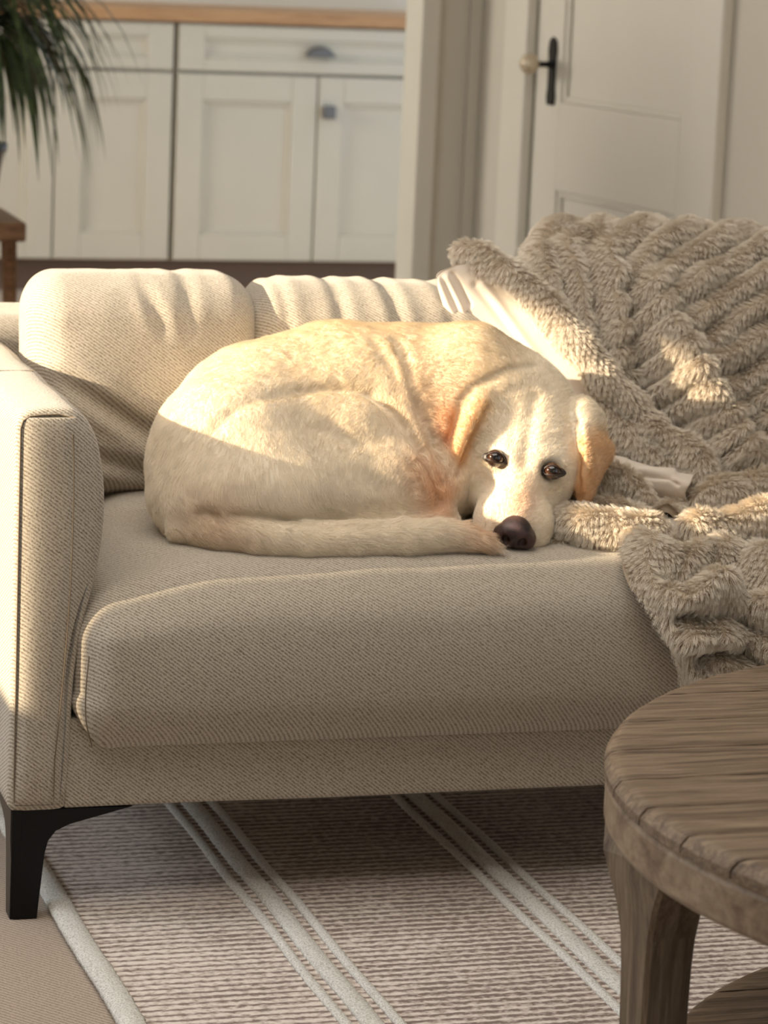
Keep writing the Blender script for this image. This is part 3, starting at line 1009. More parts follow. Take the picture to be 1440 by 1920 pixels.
# trunk
D.chain([(.318, .212, .530, .112), (.37, .27, .545, .118), (.47, .285, .562, .125), (.57, .275, .562, .122), (.645, .25, .565, .108), (.69, .240, .570, .079)], .03)
D.ell((.335, .18, .50), (.130, .125, .085), k=.03)
D.ell((.30, .165, .475), (.092, .085, .06), k=.03)
D.ell((.48, .22, .50), (.16, .13, .09), k=.03)
# withers and shoulder blade
D.chain([(.60, .22, .62, .050), (.70, .24, .595, .052)], .03)
# upper foreleg and shoulder folds
sh = [at(695, 700, .25), at(730, 755, .21), at(768, 830, .180), at(795, 905, .155)]
D.chain([(*sh[0], .052), (*sh[1], .050), (*sh[2], .042), (*sh[3], .032)], .012)
nk = [at(825, 705, .265), at(845, 780, .255), at(855, 850, .245), at(872, 895, .225)]
D.chain([(*nk[0], .060), (*nk[1], .052), (*nk[2], .042), (*nk[3], .034)], .012)
# neck into the head
D.chain([(*at(880, 700, .235), .066), (*H(-.115, -.050, 0), .062)], .02)
# thigh, knee and shank of the near hind leg
th_ = [at(450, 842, .215), at(545, 815, .205), at(645, 822, .195), at(728, 880, .175), at(785, 945, .150)]
D.chain([(*th_[0], .066), (*th_[1], .068), (*th_[2], .066), (*th_[3], .055), (*th_[4], .038)], .007)
D.chain([(*at(480, 925, .165), .062), (*at(600, 935, .150), .055), (*at(720, 945, .145), .040)], .04)
D.chain([(*at(800, 940, .13), .028), (*at(835, 985, .12), .020)], .012)
D.chain([(*at(820, 990, .10), .022), (*at(640, 1000, .10), .026), (*at(560, 990, .11), .026)], .012)
# far belly filling down to the seat
D.ell((.58, .29, .48), (.13, .08, .06), k=.03)
# tail
tl_ = [(350, 985, .130, .026), (410, 992, .098, .028), (480, 1004, .074, .027), (570, 1014, .058, .0255), (660, 1016, .052, .0235), (750, 1011, .050, .0225), (820, 1006, .052, .0215), (870, 1008, .046, .018), (905, 1016, .036, .012), (930, 1024, .028, .006)]
D.chain([(*at(a, b, c), r) for a, b, c, r in tl_], .004)
# skull
D.ell(H(-.062, -.040, 0), (.078, .056, .072), AX, .02)
D.ell(H(-.035, -.050, .030), (.055, .045, .046), AX, .02)
D.ell(H(-.035, -.050, -.030), (.055, .045, .046), AX, .02)
D.ell(H(-.012, -.020, .027), (.024, .020, .022), AX, .014)
D.ell(H(-.012, -.020, -.027), (.024, .020, .022), AX, .014)
# muzzle
D.cap(H(.0, -.038, 0), H(.070, -.036, 0), .036, .028, .018)
D.ell(H(.042, -.026, 0), (.062, .016, .019), AX, .014)
D.ell(H(.066, -.046, .022), (.038, .028, .026), AX, .014)
D.ell(H(.066, -.046, -.024), (.038, .028, .028), AX, .014)
D.ell(H(.055, -.075, 0), (.045, .020, .026), AX, .010)
D.ell(H(.005, -.068, .028), (.045, .030, .030), AX, .02)
D.ell(H(.005, -.068, -.028), (.045, .030, .030), AX, .02)
# eye sockets, furrow, mouth line
for sg in (-1, 1):
    D.ell(H(.008, -.006, .037 * sg), (.014, .014, .016), AX, .008, carve=True)
D.groove([H(-.085, .018, -.002), H(-.05, .016, 0), H(-.01, .0, 0), H(.01, -.008, 0)], .0035, .009)
D.groove([H(.088, -.030, 0), H(.092, -.046, 0), H(.085, -.058, 0)], .004, .004)
for sg in (-1, 1):
    D.groove([H(.088, -.062, .006 * sg), H(.07, -.068, .022 * sg), H(.045, -.070, .036 * sg), H(.015, -.068, .046 * sg)], .0045, .0045)


def surf_groove(pix, depth, width, y0):
    """groove laid on the field surface below a drawn line: march from the front"""
    out = []
    pts = smooth_curve([(a, b, 0) for a, b in pix], 5 * len(pix))[:, :2]
    for a, b in pts:
        d = ray(a, b); d = d / np.linalg.norm(d)
        ts = np.linspace(3.0, 4.4, 900)
        P = CAM + ts[:, None] * d
        q = np.round((P - D.lo) / D.h).astype(int)
        ok = np.all((q >= 0) & (q < D.n), axis=1)
        v = np.full(len(ts), 1.0); v[ok] = D.d[q[ok, 0], q[ok, 1], q[ok, 2]]
        w = np.where(v < 0)[0]
        if len(w): out.append(P[w[0]])
    if len(out) > 1: D.groove(out, depth, width)
surf_groove([(742, 640), (762, 680), (774, 730), (790, 785), (812, 840), (832, 905)], .010, .0070, 0)
surf_groove([(700, 640), (728, 680), (748, 730)], .003, .008, 0)
surf_groove([(1005, 690), (960, 694), (915, 712), (885, 730), (862, 752)], .006, .0045, 0)
surf_groove([(395, 812), (430, 775), (480, 748), (560, 734)], .006, .007, 0)
surf_groove([(560, 732), (640, 728), (700, 742), (757, 795), (797, 865), (826, 940)], .010, .006, 0)
surf_groove([(430, 962), (500, 968), (570, 980), (640, 987), (720, 984), (790, 975), (850, 972)], .008, .005, 0)
surf_groove([(368, 962), (385, 958), (402, 966)], .006, .006, 0)
surf_groove([(700, 900), (715, 930), (722, 965)], .003, .012, 0)

def ear_grid(L, R, mid, nu=22, nv=13):
    Lc, Rc, Mc = (smooth_curve([at(*p) for p in q], nu) for q in (L, R, mid))
    return np.array([smooth_curve([Lc[i], Mc[i], Rc[i]], nv) for i in range(nu)])
EARS = [
    # picture-left ear: front flap along the cheek, then its rear fold
    (ear_grid([(874, 722, 0.204), (862, 762, 0.168), (852, 812, 0.156), (842, 858, 0.150), (845, 895, 0.150)],
              [(922, 722, 0.189), (914, 762, 0.154), (887, 812, 0.142), (870, 852, 0.140), (853, 897, 0.146)],
              [(902, 714, 0.189), (893, 760, 0.144), (869, 812, 0.134), (857, 855, 0.136), (849, 897, 0.145)]),
     (240, 204, 152), (222, 162, 104)),
    (ear_grid([(862, 732, 0.199), (810, 768, 0.179), (806, 792, 0.171), (822, 842, 0.161), (842, 890, 0.149)],
              [(886, 735, 0.189), (866, 772, 0.159), (856, 812, 0.149), (851, 852, 0.144), (847, 893, 0.142)],
              [(876, 728, 0.187), (836, 766, 0.157), (828, 802, 0.149), (836, 848, 0.145), (845, 892, 0.143)]),
     (222, 160, 98), (186, 136, 118)),
    # picture-right ear, folded forward
    (ear_grid([(1080, 768, 0.178), (1090, 820, 0.138), (1094, 860, 0.128), (1092, 900, 0.124), (1092, 938, 0.122)],
              [(1106, 776, 0.188), (1134, 820, 0.158), (1145, 850, 0.153), (1122, 890, 0.140), (1098, 940, 0.128)],
              [(1092, 768, 0.173), (1114, 815, 0.130), (1122, 852, 0.124), (1110, 895, 0.124), (1096, 940, 0.124)]),
     (228, 190, 144), (214, 158, 104)),
    (ear_grid([(1078, 780, 0.173), (1084, 830, 0.126), (1087, 880, 0.118), (1085, 915, 0.118), (1088, 936, 0.120)],
              [(1094, 775, 0.168), (1104, 828, 0.122), (1106, 868, 0.116), (1099, 905, 0.116), (1093, 940, 0.119)],
              [(1086, 776, 0.166), (1094, 828, 0.116), (1097, 872, 0.110), (1092, 908, 0.112), (1090, 938, 0.118)]),
     (232, 190, 142), (222, 166, 112)),
]
for G, _, _ in EARS:
    for i in range(G.shape[0] - 1):
        t = i / (G.shape[0] - 2)
        k = .004 + .010 * max(0, 1 - t * 4)
        for j in range(G.shape[1]):
            r = .0034 + .004 * max(0, 1 - t * 5)
            D.cap(G[i, j], G[i + 1, j], r, r, k)
surf_groove([(914, 764), (890, 812), (873, 852), (855, 898)], .006, .0035, 0)
surf_groove([(802, 790), (818, 842), (838, 893)], .006, .0035, 0)
surf_groove([(862, 764), (850, 800), (842, 830)], .005, .0035, 0)
surf_groove([(1083, 785), (1089, 840), (1086, 900), (1086, 935)], .006, .0035, 0)
surf_groove([(1104, 800), (1111, 850), (1104, 895)], .004, .003, 0)
DV, DQ = D.mesh()
# keep the underside flat on the seat
DV = laplace(DV, DQ, 3, .5)
DN = D.grad(DV)
DV = DV + DN * (.0012 * vnoise(DV, .03, 4) + .0006 * vnoise(DV, .012, 6))[:, None]


def coat_colour(P):
    n = len(P)
    base = np.array(lin(243, 231, 210)[:3])
    c = np.tile(base, (n, 1))
    def blob(center, r, colour, amt=1.0, rz=None):
        nonlocal c
        d = (P - center) / (np.array([r, r, rz or r]))
        w = (amt * np.exp(-np.sum(d * d, axis=1)))[:, None]
        c = c * (1 - w) + np.array(lin(*colour)[:3]) * w
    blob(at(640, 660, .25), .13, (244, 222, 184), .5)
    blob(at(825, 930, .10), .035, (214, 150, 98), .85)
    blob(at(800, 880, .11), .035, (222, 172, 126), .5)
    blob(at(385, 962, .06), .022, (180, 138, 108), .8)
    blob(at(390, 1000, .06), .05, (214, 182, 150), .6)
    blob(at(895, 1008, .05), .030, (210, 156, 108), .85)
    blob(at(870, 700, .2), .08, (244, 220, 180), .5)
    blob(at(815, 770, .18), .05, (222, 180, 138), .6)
    for G, ca_, cb_ in EARS:
        g = G.reshape(-1, 3); best = np.full(n, 9.0); bi = np.zeros(n, int)
        near = np.where(np.linalg.norm(P - g.mean(0), axis=1) < .12)[0]
        for k0 in range(0, len(g), 2):
            dd = np.sum((P[near] - g[k0]) ** 2, axis=1)
            m_ = dd < best[near]
            best[near[m_]] = dd[m_]; bi[near[m_]] = k0
        t = (bi // G.shape[1] / G.shape[0])[:, None]
        w = (np.exp(-best / .0075 ** 2)[:, None] * np.clip(t * 4, 0, 1))
        w = np.clip(w * 1.5, 0, 1)
        c = c * (1 - w) + w * (np.array(lin(*ca_)[:3]) * (1 - t) + np.array(lin(*cb_)[:3]) * t)
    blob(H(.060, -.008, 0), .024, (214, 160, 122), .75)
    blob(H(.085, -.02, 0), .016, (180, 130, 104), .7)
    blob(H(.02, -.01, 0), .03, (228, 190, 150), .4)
    blob(H(.075, -.05, -.03), .018, (200, 190, 182), .5)
    blob(H(.080, -.064, 0), .016, (70, 54, 48), .9)
    blob(H(.006, -.004, .037), .016, (70, 52, 42), .95)
    blob(H(.006, -.006, -.037), .011, (130, 98, 76), .7)
    return c


DC = coat_colour(DV)
td = NT('dog_coat')
att = td.n('Attribute', attribute_name='coat').outputs['Color']
nn = td.noise(td.coord(scale=(1, 1, 1)), 90, 3, .6)
td.bump(td.noise(td.coord(scale=(1.0, 1.0, 2.0)), 420, 2, .7), .25, .001)
M_DOG = td.set(Base_Color=td.mix(td.math('MULTIPLY', nn, .35), att, lin(224, 200, 168)), Roughness=.75, Sheen_Weight=.15)
tf = NT('dog_hair')
hi = tf.n('HairInfo')
fr = tf.math('MULTIPLY', hi.outputs['Random'], .22)
hc_ = tf.mix(fr, tf.n('Attribute', attribute_name='coat').outputs['Color'], lin(226, 200, 164))
M_HAIR = tf.set(Base_Color=hc_, Roughness=.55, Specular_IOR_Level=.25, Sheen_Weight=.1)

dog = empty('dog', (.5, .2, .43), 'pale yellow labrador curled up asleep-style on the sofa, chin on the seat, looking at the viewer', 'dog')
dog['label'] = 'pale yellow dog curled up on the sofa seat, head down, eyes open'
body = mk_np('body', DV, DQ, M_DOG, dog)
ca = body.data.color_attributes.new('coat', 'FLOAT_COLOR', 'POINT')
ca.data.foreach_set('color', np.concatenate([DC, np.ones((len(DC), 1))], 1).astype(np.float32).ravel())


# eyes
te = NT('dog_iris'); 
v = te.coord()
ln = te.n('VectorMath', operation='LENGTH', ins={0: te.n('Mapping', ins={'Vector': v, 'Scale': (0, 1, 1)}).outputs[0]}).outputs['Value']
M_EYE = te.set(Base_Color=te.ramp(ln, [(.0, (.004, .003, .003, 1)), (.0044, (.004, .003, .003, 1)), (.0052, lin(112, 66, 36)), (.0078, lin(70, 40, 22)), (.0086, (.012, .008, .006, 1))]), Roughness=.04, Coat_Weight=1.0)
M_EYE.node_tree.nodes['Color Ramp'].color_ramp.interpolation = 'LINEAR'
M_RIM = m_plain('dark_eyelid', lin(44, 32, 28), .45)
for sg in (-1, 1):
    c = H(.003, -.0085, .037 * sg) + CU * (.0035 if sg < 0 else -.001)
    look = CAM - c; look /= np.linalg.norm(look)
    look = look * .8 + up * .25 + fwd * .0; look /= np.linalg.norm(look)
    e = bpy.data.objects.new('eye', None)
    bm = bmesh.new(); bmesh.ops.create_uvsphere(bm, u_segments=32, v_segments=20, radius=.0118)
    me = bpy.data.meshes.new('eye'); bm.to_mesh(me); bm.free(); bpy.data.objects.remove(e)
    eo = link_mesh('eye', me, M_EYE, None, True)
    eo.parent = dog
    eo.rotation_mode = 'QUATERNION'
    eo.rotation_quaternion = Vector(look).to_track_quat('X', 'Z')
    eo.location = Vector(c) - dog.location
    eo['label'] = 'amber brown eye in the sun' if sg < 0 else 'dark brown eye in the shade'
    # almond-shaped lids: closed ring following the eyeball
    n = 40
    a = np.linspace(0, 2 * np.pi, n, endpoint=False)
    w, h = .0116, .0058
    ex = side; ey = np.cross(look, side); ey /= np.linalg.norm(ey)
    if ey @ CU < 0: ey = -ey
    ex = np.cross(ey, look)
    if ex @ side < 0: ex = -ex
    rings = []
    for k, (sc_, out) in enumerate(((.94, .0121), (1.0, .0131), (1.15, .0134), (1.34, .0112), (1.5, .0080))):
        px_ = np.cos(a) * w * sc_
        py_ = np.sin(a) * h * sc_ * (1 + .15 * np.cos(a) * -sg) - .0006 + np.where(np.cos(a) * -sg > 0, -.0018 * np.abs(np.cos(a)) ** 2, 0)
        rr = np.sqrt(np.maximum(out ** 2 - np.minimum(px_ ** 2 + py_ ** 2, out ** 2 * .93), 1e-8))
        rings.append(c + px_[:, None] * ex + py_[:, None] * ey + rr[:, None] * look)
    V, Q = loft(rings, caps=False)
    lid = mk('eyelid', V, Q, M_RIM, dog)

# nose
nose_f = Field(H(.1, -.03, 0) - .05, H(.1, -.03, 0) + .05, .0011)
NC = H(.104, -.022, 0)
def HN(f, u, s): return NC + fwd * f + up * u + side * s
nose_f.ell(HN(0, 0, 0), (.017, .019, .0245), AX, .004)
nose_f.ell(HN(-.006, .010, 0), (.016, .008, .017), AX, .008)
for sg in (-1, 1):
    nose_f.ell(HN(.001, -.004, .0165 * sg), (.013, .012, .011), AX, .006)
    nose_f.ell(HN(.0145, .004, .0108 * sg), (.008, .0068, .0056), AX, .003, carve=True)
    nose_f.cap(HN(.010, -.007, .014 * sg), HN(.004, -.010, .024 * sg), .001, .001, .002) if False else None
nose_f.groove([HN(.016, .006, 0), HN(.016, -.006, 0), HN(.012, -.018, 0)], .0024, .0016)
nV, nQ = nose_f.mesh()
tn = NT('nose_leather')
nv_ = tn.n('TexVoronoi', ins={'Vector': tn.coord(), 'Scale': 900.0}).outputs[0]
tn.bump(nv_, .4, .0006)
M_NOSE = tn.set(Base_Color=tn.ramp(tn.noise(tn.coord(), 60, 2), [(.35, lin(36, 27, 27)), (.62, lin(72, 50, 48))]), Roughness=.38)
mk_np('nose', nV, nQ, M_NOSE, dog)

# coat strands
def flow_for(P):
    F_ = np.zeros_like(P)
    regions = [  # (centre, radius, flow)
        (np.array([.32, .18, .55]), .10, (-.35, -.25, -.9)),
        (np.array([.47, .27, .63]), .11, (-.9, -.45, -.15)),
        (np.array([.62, .22, .64]), .09, (-.7, -.6, -.35)),
        (np.array([.30, .10, .47]), .07, (.2, -.3, -.9)),
        (th_[0], .06, (-.6, -.2, -.75)), (th_[2], .06, (-.45, -.2, -.85)), (th_[3], .05, (-.15, -.2, -.95)), (th_[4], .03, (.15, -.2, -.95)),
        (sh[1], .05, (.15, -.2, -.95)), (sh[2], .05, (.25, -.2, -.95)), (nk[1], .05, (-.2, -.2, -.9)),
        (at(880, 690, .2), .06, (-.7, 0, .1)),
    ]
    for c, r, f in regions:
        w = np.exp(-np.sum((P - c) ** 2, axis=1) / (r * r))[:, None] + 1e-5
        F_ += w * (np.array(f) / np.linalg.norm(f))
    for a, b in zip(tl_[:-1], tl_[1:]):
        pa, pb = at(*a[:3]), at(*b[:3])
        w = 6 * np.exp(-np.sum((P - (pa + pb) / 2) ** 2, axis=1) / .03 ** 2)[:, None]
        F_ += w * (pb - pa) / np.linalg.norm(pb - pa) + w * np.array([0, 0, -.25])
    wh = 8 * np.exp(-np.sum((P - H(-.03, -.02, 0)) ** 2, axis=1) / .085 ** 2)[:, None]
    F_ += wh * (-fwd * .9 + side * np.clip(((P - H(0, 0, 0)) @ side) * 14, -.8, .8)[:, None])
    return F_


NF = 300000
P, N, f = sample_surface(DV, DQ, NF)
if np.mean(np.sum(N * D.grad(P), 1)) < 0: N = -N
keep = (N @ (-FW) > -.25) & (P[:, 2] > .425)
P, N = P[keep], N[keep]
hd = np.exp(-np.sum((P - H(-.02, -.03, 0)) ** 2, axis=1) / .09 ** 2)
hn = np.exp(-np.sum((P - H(.07, -.03, 0)) ** 2, axis=1) / .045 ** 2)
tt = np.zeros(len(P))
for a in tl_[4:]: tt = np.maximum(tt, np.exp(-np.sum((P - at(*a[:3])) ** 2, axis=1) / .03 ** 2))
ln_ = .0105 * (1 - .55 * hd) * (1 - .5 * hn) * (1 + .7 * tt)
# keep hair out of the eyes and off the nose leather
ek = np.ones(len(P), bool)
for sg in (-1, 1): ek &= np.linalg.norm(P - H(.002, -.003, .037 * sg), axis=1) > .0135
ek &= np.linalg.norm((P - NC), axis=1) > .020
P, N, ln_ = P[ek], N[ek], ln_[ek]
tone = (1 + .10 * vnoise(P, .010, 3) + .06 * vnoise(P, .03, 8))[:, None]
make_fur('coat_hair', P, N, flow_for(P), ln_, .00016, M_HAIR, dog, lift=.12, curl=.05, col=np.clip(coat_colour(P) * tone, 0, 1), jit=.22)
# ------------------------------------------------------------------ plush throw
blk = empty('throw_blanket', (1.0, .3, .45), 'thick beige plush ribbed throw draped over the sofa back and seat beside the dog', 'blanket')
tb = NT('plush_backing')
tb.bump(tb.noise(tb.coord(), 300, 3, .7), .6, .002)
M_PLUSH = tb.set(Base_Color=lin(178, 160, 138), Roughness=1.0)
tp = NT('plush_pile')
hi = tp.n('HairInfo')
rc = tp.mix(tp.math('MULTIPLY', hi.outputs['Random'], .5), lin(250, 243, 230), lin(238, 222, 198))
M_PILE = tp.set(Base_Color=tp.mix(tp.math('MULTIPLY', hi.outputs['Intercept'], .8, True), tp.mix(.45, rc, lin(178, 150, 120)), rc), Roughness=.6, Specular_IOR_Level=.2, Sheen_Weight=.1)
tu = NT('fleece_underside')
tu.bump(tu.noise(tu.coord(), 500, 3, .6), .35, .0008)
M_UNDER = tu.set(Base_Color=tu.mix(tu.noise(tu.coord(), 20, 2), lin(226, 214, 200), lin(214, 198, 182)), Roughness=.9, Sheen_Weight=.3)


def sheet(rows, nu, nv, disp=None, thick=.007, flip=False):
    """bicubic sheet through rows of (px, py, depth); returns verts, quads, pixel grid"""
    Wd = [[at(*p) for p in r] for r in rows]
    A = np.array([smooth_curve(r, nv) for r in Wd])
    G = np.stack([smooth_curve(A[:, j], nu) for j in range(nv)], 1)
    d = G - CAM
    zc = d @ FW
    PX = 720 + F * (d @ CR) / zc; PY = 960 - F * (d @ CU) / zc
    du = np.gradient(G, axis=0); dv = np.gradient(G, axis=1)
    N = np.cross(du, dv); N /= np.linalg.norm(N, axis=2)[..., None] + 1e-12
    if (N[nu // 2, nv // 2] @ (-FW)) < 0: N = -N
    if disp is not None: G = G + N * disp(PX, PY, G)[..., None]
    top = grid_quads(nu, nv)
    V = G.reshape(-1, 3); B = (G - N * thick).reshape(-1, 3)
    c = V[top]; nrm = np.cross(c[:, 2] - c[:, 0], c[:, 3] - c[:, 1])
    if np.mean(np.sum(nrm * N.reshape(-1, 3)[top[:, 0]], 1)) < 0: top = top[:, ::-1]
    n = len(V)
    rim = [(i * nv, (i + 1) * nv) for i in range(nu - 1)] + [(i * nv + nv - 1, (i + 1) * nv + nv - 1) for i in range(nu - 1)] \
        + [(j, j + 1) for j in range(nv - 1)] + [((nu - 1) * nv + j, (nu - 1) * nv + j + 1) for j in range(nv - 1)]
    rim = np.array([(a, b, b + n, a + n) for a, b in rim])
    Q = np.concatenate([top, top[:, ::-1] + n, rim])
    return np.concatenate([V, B]), Q, top


def roll(path, radii, n=22, m=90, seed=0, rough=.004):
    """thick soft roll through (px, py, depth) points"""
    P = smooth_curve([at(*p) for p in path], m)
    R = smooth_curve(np.array(radii)[:, None] * np.ones((1, 3)), m)[:, 0]
    # close the ends
    s = np.linspace(0, 1, m)
    endf = np.sqrt(np.clip(1 - (1 - np.clip(s / .06, 0, 1)) ** 2, .02, 1)) * np.sqrt(np.clip(1 - (1 - np.clip((1 - s) / .06, 0, 1)) ** 2, .02, 1))
    V, Q = tube(P, R * endf, n, cap=False)
    ax = np.repeat(P, n, axis=0)
    N = V - ax; N /= np.linalg.norm(N, axis=1)[:, None] + 1e-9
    V = V + N * (rough * vnoise(V, .028, seed) + rough * .5 * vnoise(V, .012, seed + 3))[:, None]
    Q = np.array([q for q in Q if len(q) == 4])
    c = V[Q]; nrm = np.cross(c[:, 2] - c[:, 0], c[:, 3] - c[:, 1])
    if np.mean(np.sum(nrm * N[Q[:, 0]], 1)) < 0: Q = Q[:, ::-1]
    return V, Q


def polyd(PX, PY, pts):
    """distance in the sheet's picture to a polyline, and the place along it"""
    best = np.full(PX.shape, 1e9)
    for (a, b), (c, d) in zip(pts[:-1], pts[1:]):
        L2 = (c - a) ** 2 + (d - b) ** 2
        t = np.clip(((PX - a) * (c - a) + (PY - b) * (d - b)) / L2, 0, 1)
        best = np.minimum(best, np.hypot(PX - a - t * (c - a), PY - b - t * (d - b)))
    return best


def ribs(PX, PY, ang, period, amp, seed=0, along=170.0):
    n = (math.sin(ang), math.cos(ang)); t = (math.cos(ang), -math.sin(ang))
    q = np.stack([PX, PY, PX * 0], -1)
    ph = (PX * n[0] + PY * n[1]) / period + .35 * vnoise(q, 110, seed) + .10 * vnoise(q, 40, seed + 2)
    idx = np.floor(ph)
    al = (PX * t[0] + PY * t[1]) / along + idx * .37 + .4 * vnoise(q, 60, seed + 5)
    w = (.5 - .5 * np.cos(ph * 2 * np.pi)) ** .75
    return amp * w * ((.78) + .22 * np.sin(al * 2 * np.pi)) + amp * .10 * vnoise(q, 14, seed + 7)


def dispA(PX, PY, G):
    h = np.zeros_like(PX)
    for pts, amp, wid in (
        ([(1120, 430), (1140, 520), (1150, 620), (1168, 735)], .026, 17),
        ([(1060, 440), (1080, 520), (1100, 640), (1140, 720)], .012, 13),
        ([(1020, 470), (1040, 560), (1080, 660)], .012, 13),
        ([(1200, 560), (1240, 640), (1290, 720), (1335, 800), (1380, 880)], .050, 38),
        ([(1000, 470), (1010, 520), (1040, 600)], .008, 10)):
        h += amp * np.exp(-(polyd(PX, PY, pts) / wid) ** 2)
    for pts, dep, wid in (([(1175, 560), (1195, 660), (1230, 760), (1280, 840)], .022, 26), ([(1095, 470), (1110, 560), (1128, 660)], .010, 12), ([(1045, 480), (1062, 560), (1090, 650)], .008, 10)):
        h -= dep * np.exp(-(polyd(PX, PY, pts) / wid) ** 2)
    # folds keep to the front, clear of the crest
    k = sstep(430, 520, PY)
    left = sstep(1180, 1120, PX)
    ang = .52 + .25 * sstep(1300, 1150, PX)
    n0 = ribs(PX, PY, .50, 45, .027, 1)
    ridge = np.exp(-(polyd(PX, PY, [(1190, 540), (1240, 640), (1290, 720), (1335, 800)]) / 40) ** 2)
    return h * (.3 + .7 * k) + n0 * (1 - .8 * left) * (1 - .55 * ridge)


rowsA = [
    [(985, 560, .80), (1060, 520, .82), (1200, 520, .82), (1340, 520, .82), (1480, 530, .82), (1660, 540, .82)],
    [(980, 492, .66), (1045, 432, .70), (1200, 440, .70), (1340, 446, .70), (1480, 452, .70), (1660, 470, .70)],
    [(975, 496, .54), (1045, 424, .57), (1200, 438, .57), (1340, 444, .57), (1480, 452, .57), (1660, 470, .57)],
    [(990, 535, .455), (1060, 485, .465), (1200, 505, .460), (1340, 512, .46), (1480, 520, .46), (1660, 540, .46)],
    [(1020, 600, .408), (1090, 580, .408), (1210, 600, .408), (1350, 612, .405), (1490, 620, .405), (1660, 640, .405)],
    [(1080, 690, .385), (1140, 685, .380), (1230, 710, .352), (1360, 720, .362), (1500, 730, .370), (1660, 745, .37)],
    [(1160, 780, .365), (1200, 790, .360), (1270, 810, .325), (1380, 820, .335), (1510, 830, .335), (1660, 845, .335)],
    [(1240, 862, .345), (1290, 880, .325), (1335, 897, .305), (1410, 903, .290), (1530, 910, .290), (1660, 925, .29)],
    [(1180, 930, .330), (1270, 940, .290), (1345, 948, .255), (1430, 945, .225), (1550, 950, .22), (1670, 960, .22)],
    [(1090, 955, .260), (1200, 975, .200), (1330, 985, .180), (1430, 985, .160), (1560, 985, .16), (1690, 990, .16)],
]
VA, QA, TA = sheet(rowsA, 230, 230, dispA, .012)

# front drape
def dispF(PX, PY, G):
    q = np.stack([PX, PY, PX * 0], -1)
    edge = 1180 + (PY - 1070) * .52
    e = sstep(8, 55, PX - edge)
    r = ribs(PX + 40 * np.sin((PY - 1000) / 90), PY, -.12, 66, .042, 11, 300) * e * sstep(1000, 1060, PY)
    r += .016 * np.exp(-((PX - edge - 22) / 17) ** 2)
    r -= .020 * np.exp(-((PX - 1392 - (PY - 1100) * .1) / 30) ** 2) * sstep(1040, 1120, PY)
    r += .010 * vnoise(q, 70, 3)
    return r
rowsF = [
    [(1150, 985, .120), (1220, 985, .115), (1290, 995, .11), (1400, 985, .11), (1540, 975, .11), (1680, 970, .11)],
    [(1165, 1012, .055), (1230, 1015, .055), (1300, 1028, .05), (1410, 1020, .05), (1550, 1010, .05), (1690, 1005, .05)],
    [(1168, 1050, -.015), (1240, 1050, -.010), (1310, 1062, -.01), (1420, 1060, -.01), (1560, 1050, -.01), (1700, 1045, -.01)],
    [(1186, 1090, -.062), (1262, 1098, -.068), (1330, 1110, -.068), (1432, 1108, -.068), (1570, 1100, -.068), (1710, 1100, -.068)],
    [(1228, 1150, -.084), (1300, 1160, -.090), (1360, 1168, -.090), (1450, 1168, -.090), (1580, 1160, -.09), (1720, 1160, -.09)],
    [(1258, 1210, -.088), (1320, 1222, -.096), (1380, 1230, -.096), (1460, 1230, -.096), (1590, 1220, -.096), (1730, 1220, -.096)],
    [(1284, 1278, -.086), (1345, 1290, -.092), (1400, 1300, -.092), (1470, 1300, -.092), (1600, 1290, -.092), (1740, 1290, -.092)],
]
VF, QF, TF = sheet(rowsF, 150, 190, dispF, .012)

PL = [(VA, QA, TA), (VF, QF, TF)]
rolls = [
    # the thick turned edge running down from the sofa back, hooking round at the bottom
    ([(852, 486, .44), (882, 480, .44), (945, 508, .405), (1010, 562, .380), (1072, 632, .352), (1130, 706, .332), (1182, 772, .330), (1230, 828, .310), (1285, 862, .290), (1305, 893, .272), (1280, 915, .262), (1235, 915, .262)],
     [.019, .021, .018, .018, .020, .021, .024, .027, .030, .027, .022, .014]),
    ([(1110, 760, .338), (1165, 820, .315), (1220, 868, .295), (1262, 890, .28)], [.018, .024, .026, .022]),
    # lit roll on the front of the seat, right under the muzzle
    ([(1042, 990, .090), (1075, 984, .086), (1120, 998, .076), (1165, 1006, .070), (1215, 1006, .066), (1252, 1013, .060)], [.016, .026, .029, .031, .028, .018]),
    ([(1022, 1012, .095), (1060, 1030, .080), (1110, 1040, .070)], [.014, .014, .012]),
    ([(1282, 1003, .065), (1310, 993, .070), (1350, 1003, .075), (1395, 985, .085), (1450, 968, .095), (1560, 955, .10), (1680, 950, .10)], [.020, .024, .025, .026, .028, .03, .03]),
    # crumpled heap between the head and the turned edge
    ([(1088, 945, .17), (1110, 918, .19), (1150, 905, .20), (1185, 925, .19), (1205, 955, .17)], [.018, .022, .024, .022, .018]),
    ([(1100, 965, .13), (1150, 965, .13), (1215, 978, .12)], [.016, .018, .016]),
    ([(1290, 945, .22), (1350, 930, .22), (1430, 915, .23), (1540, 905, .24)], [.016, .020, .022, .022]),
]
for k, (pth, rad) in enumerate(rolls):
    V, Q = roll(pth, rad, seed=k + 2, rough=.005)
    PL.append((V, Q, Q))
allV, allQ, allT, off = [], [], [], 0
for V, Q, T in PL:
    allV.append(V); allQ.append(Q + off); allT.append(T + off); off += len(V)
allV, allQ, allT = np.concatenate(allV), np.concatenate(allQ), np.concatenate(allT)
plush = mk_np('plush_side', allV, allQ, M_PLUSH, blk)

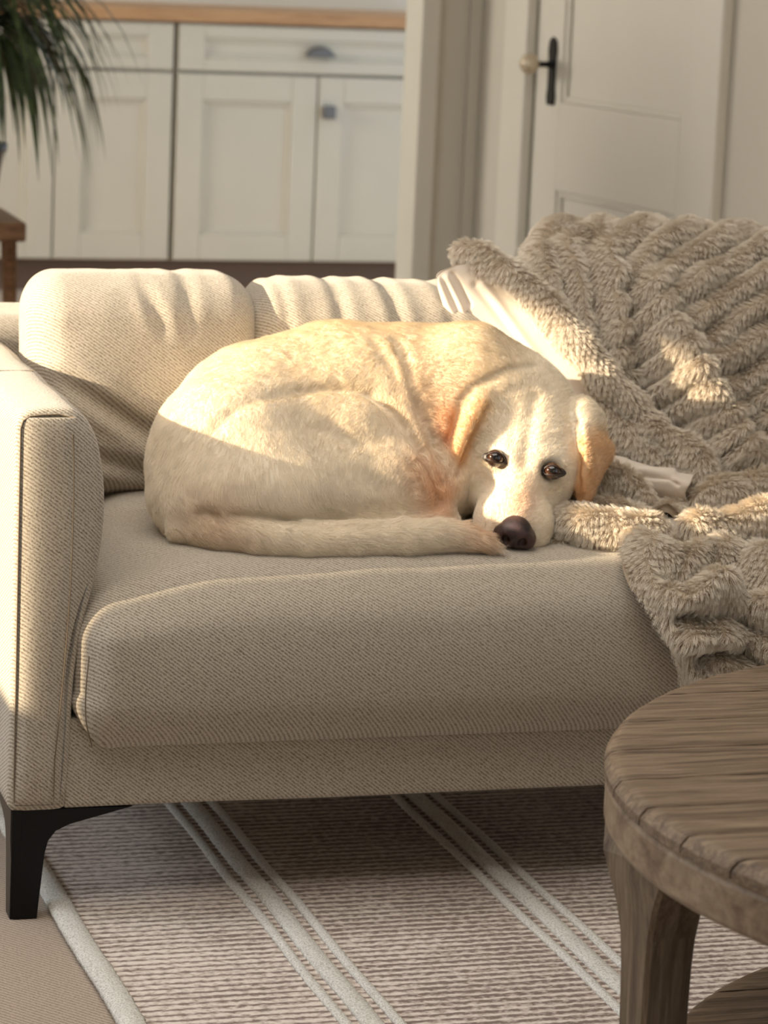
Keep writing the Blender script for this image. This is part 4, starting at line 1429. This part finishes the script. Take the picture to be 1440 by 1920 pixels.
# smooth underside, turned out towards the dog
def dispC(PX, PY, G):
    h = np.zeros_like(PX)
    for pts, amp, wid in (([(905, 535), (930, 565), (985, 640), (1060, 735), (1110, 800)], .009, 9), ([(838, 520), (858, 560), (880, 610)], .007, 6), ([(822, 525), (840, 570), (860, 610)], .007, 6)):
        h += amp * np.exp(-(polyd(PX, PY, pts) / wid) ** 2)
    for pts, amp, wid in (([(893, 535), (920, 570), (975, 645), (1050, 740)], .007, 8), ([(850, 515), (868, 550), (878, 570)], .006, 6), ([(875, 585), (890, 600)], .004, 5)):
        h -= amp * np.exp(-(polyd(PX, PY, pts) / wid) ** 2)
    return h + .002 * vnoise(G, .05, 4)
rowsC = [
    [(872, 494, .425), (950, 528, .405), (1018, 592, .378), (1086, 685, .348), (1150, 775, .320), (1215, 850, .295)],
    [(842, 502, .428), (915, 560, .412), (985, 640, .385), (1055, 725, .355), (1130, 810, .325), (1185, 870, .300)],
    [(818, 522, .430), (880, 590, .420), (960, 665, .395), (1035, 745, .365), (1105, 835, .33), (1160, 885, .300)],
    [(835, 585, .430), (860, 630, .420), (940, 700, .395), (1020, 780, .370), (1085, 870, .33), (1140, 905, .29)],
    [(850, 640, .430), (870, 680, .420), (940, 740, .395), (1010, 830, .36), (1080, 905, .31), (1130, 930, .27)],
]
V, Q, T = sheet(rowsC, 60, 140, lambda PX, PY, G: .55 * dispC(PX, PY, G), .003)
und = mk_np('underside', V, Q, M_UNDER, blk, label='smooth cream underside')
rowsC2 = [
    [(1128, 850, .270), (1165, 856, .270), (1200, 868, .262), (1262, 884, .245), (1300, 890, .235)],
    [(1124, 862, .240), (1160, 866, .240), (1192, 880, .230), (1250, 892, .215), (1295, 905, .205)],
    [(1122, 892, .235), (1150, 896, .235), (1186, 906, .225), (1235, 915, .215), (1285, 925, .205)],
    [(1120, 915, .245), (1150, 915, .245), (1190, 925, .235), (1240, 935, .225), (1290, 945, .215)],
]
V, Q, T = sheet(rowsC2, 40, 60, lambda PX, PY, G: .006 * np.exp(-(polyd(PX, PY, [(1180, 905), (1195, 882), (1262, 886)]) / 5) ** 2) - .006 * np.exp(-(polyd(PX, PY, [(1186, 910), (1205, 893), (1258, 896), (1270, 908)]) / 4) ** 2), .003)
mk_np('underside_fold', V, Q, M_UNDER, blk, label='smooth beige fold of the underside')

# pile
NP_ = 520000
P, N, f = sample_surface(allV, allT, NP_)
vis = N @ (CAM - P.mean(0)) / np.linalg.norm(CAM - P.mean(0)) > -.35
P, N = P[vis], N[vis]
hh = vnoise(P, .03, 5)
flow = np.tile(np.array([-.25, -.3, -.75]), (len(P), 1)) + .5 * np.stack([vnoise(P, .025, 21), vnoise(P, .025, 22), vnoise(P, .025, 23)], 1)
ln_ = .0155 * (1 + .3 * hh)
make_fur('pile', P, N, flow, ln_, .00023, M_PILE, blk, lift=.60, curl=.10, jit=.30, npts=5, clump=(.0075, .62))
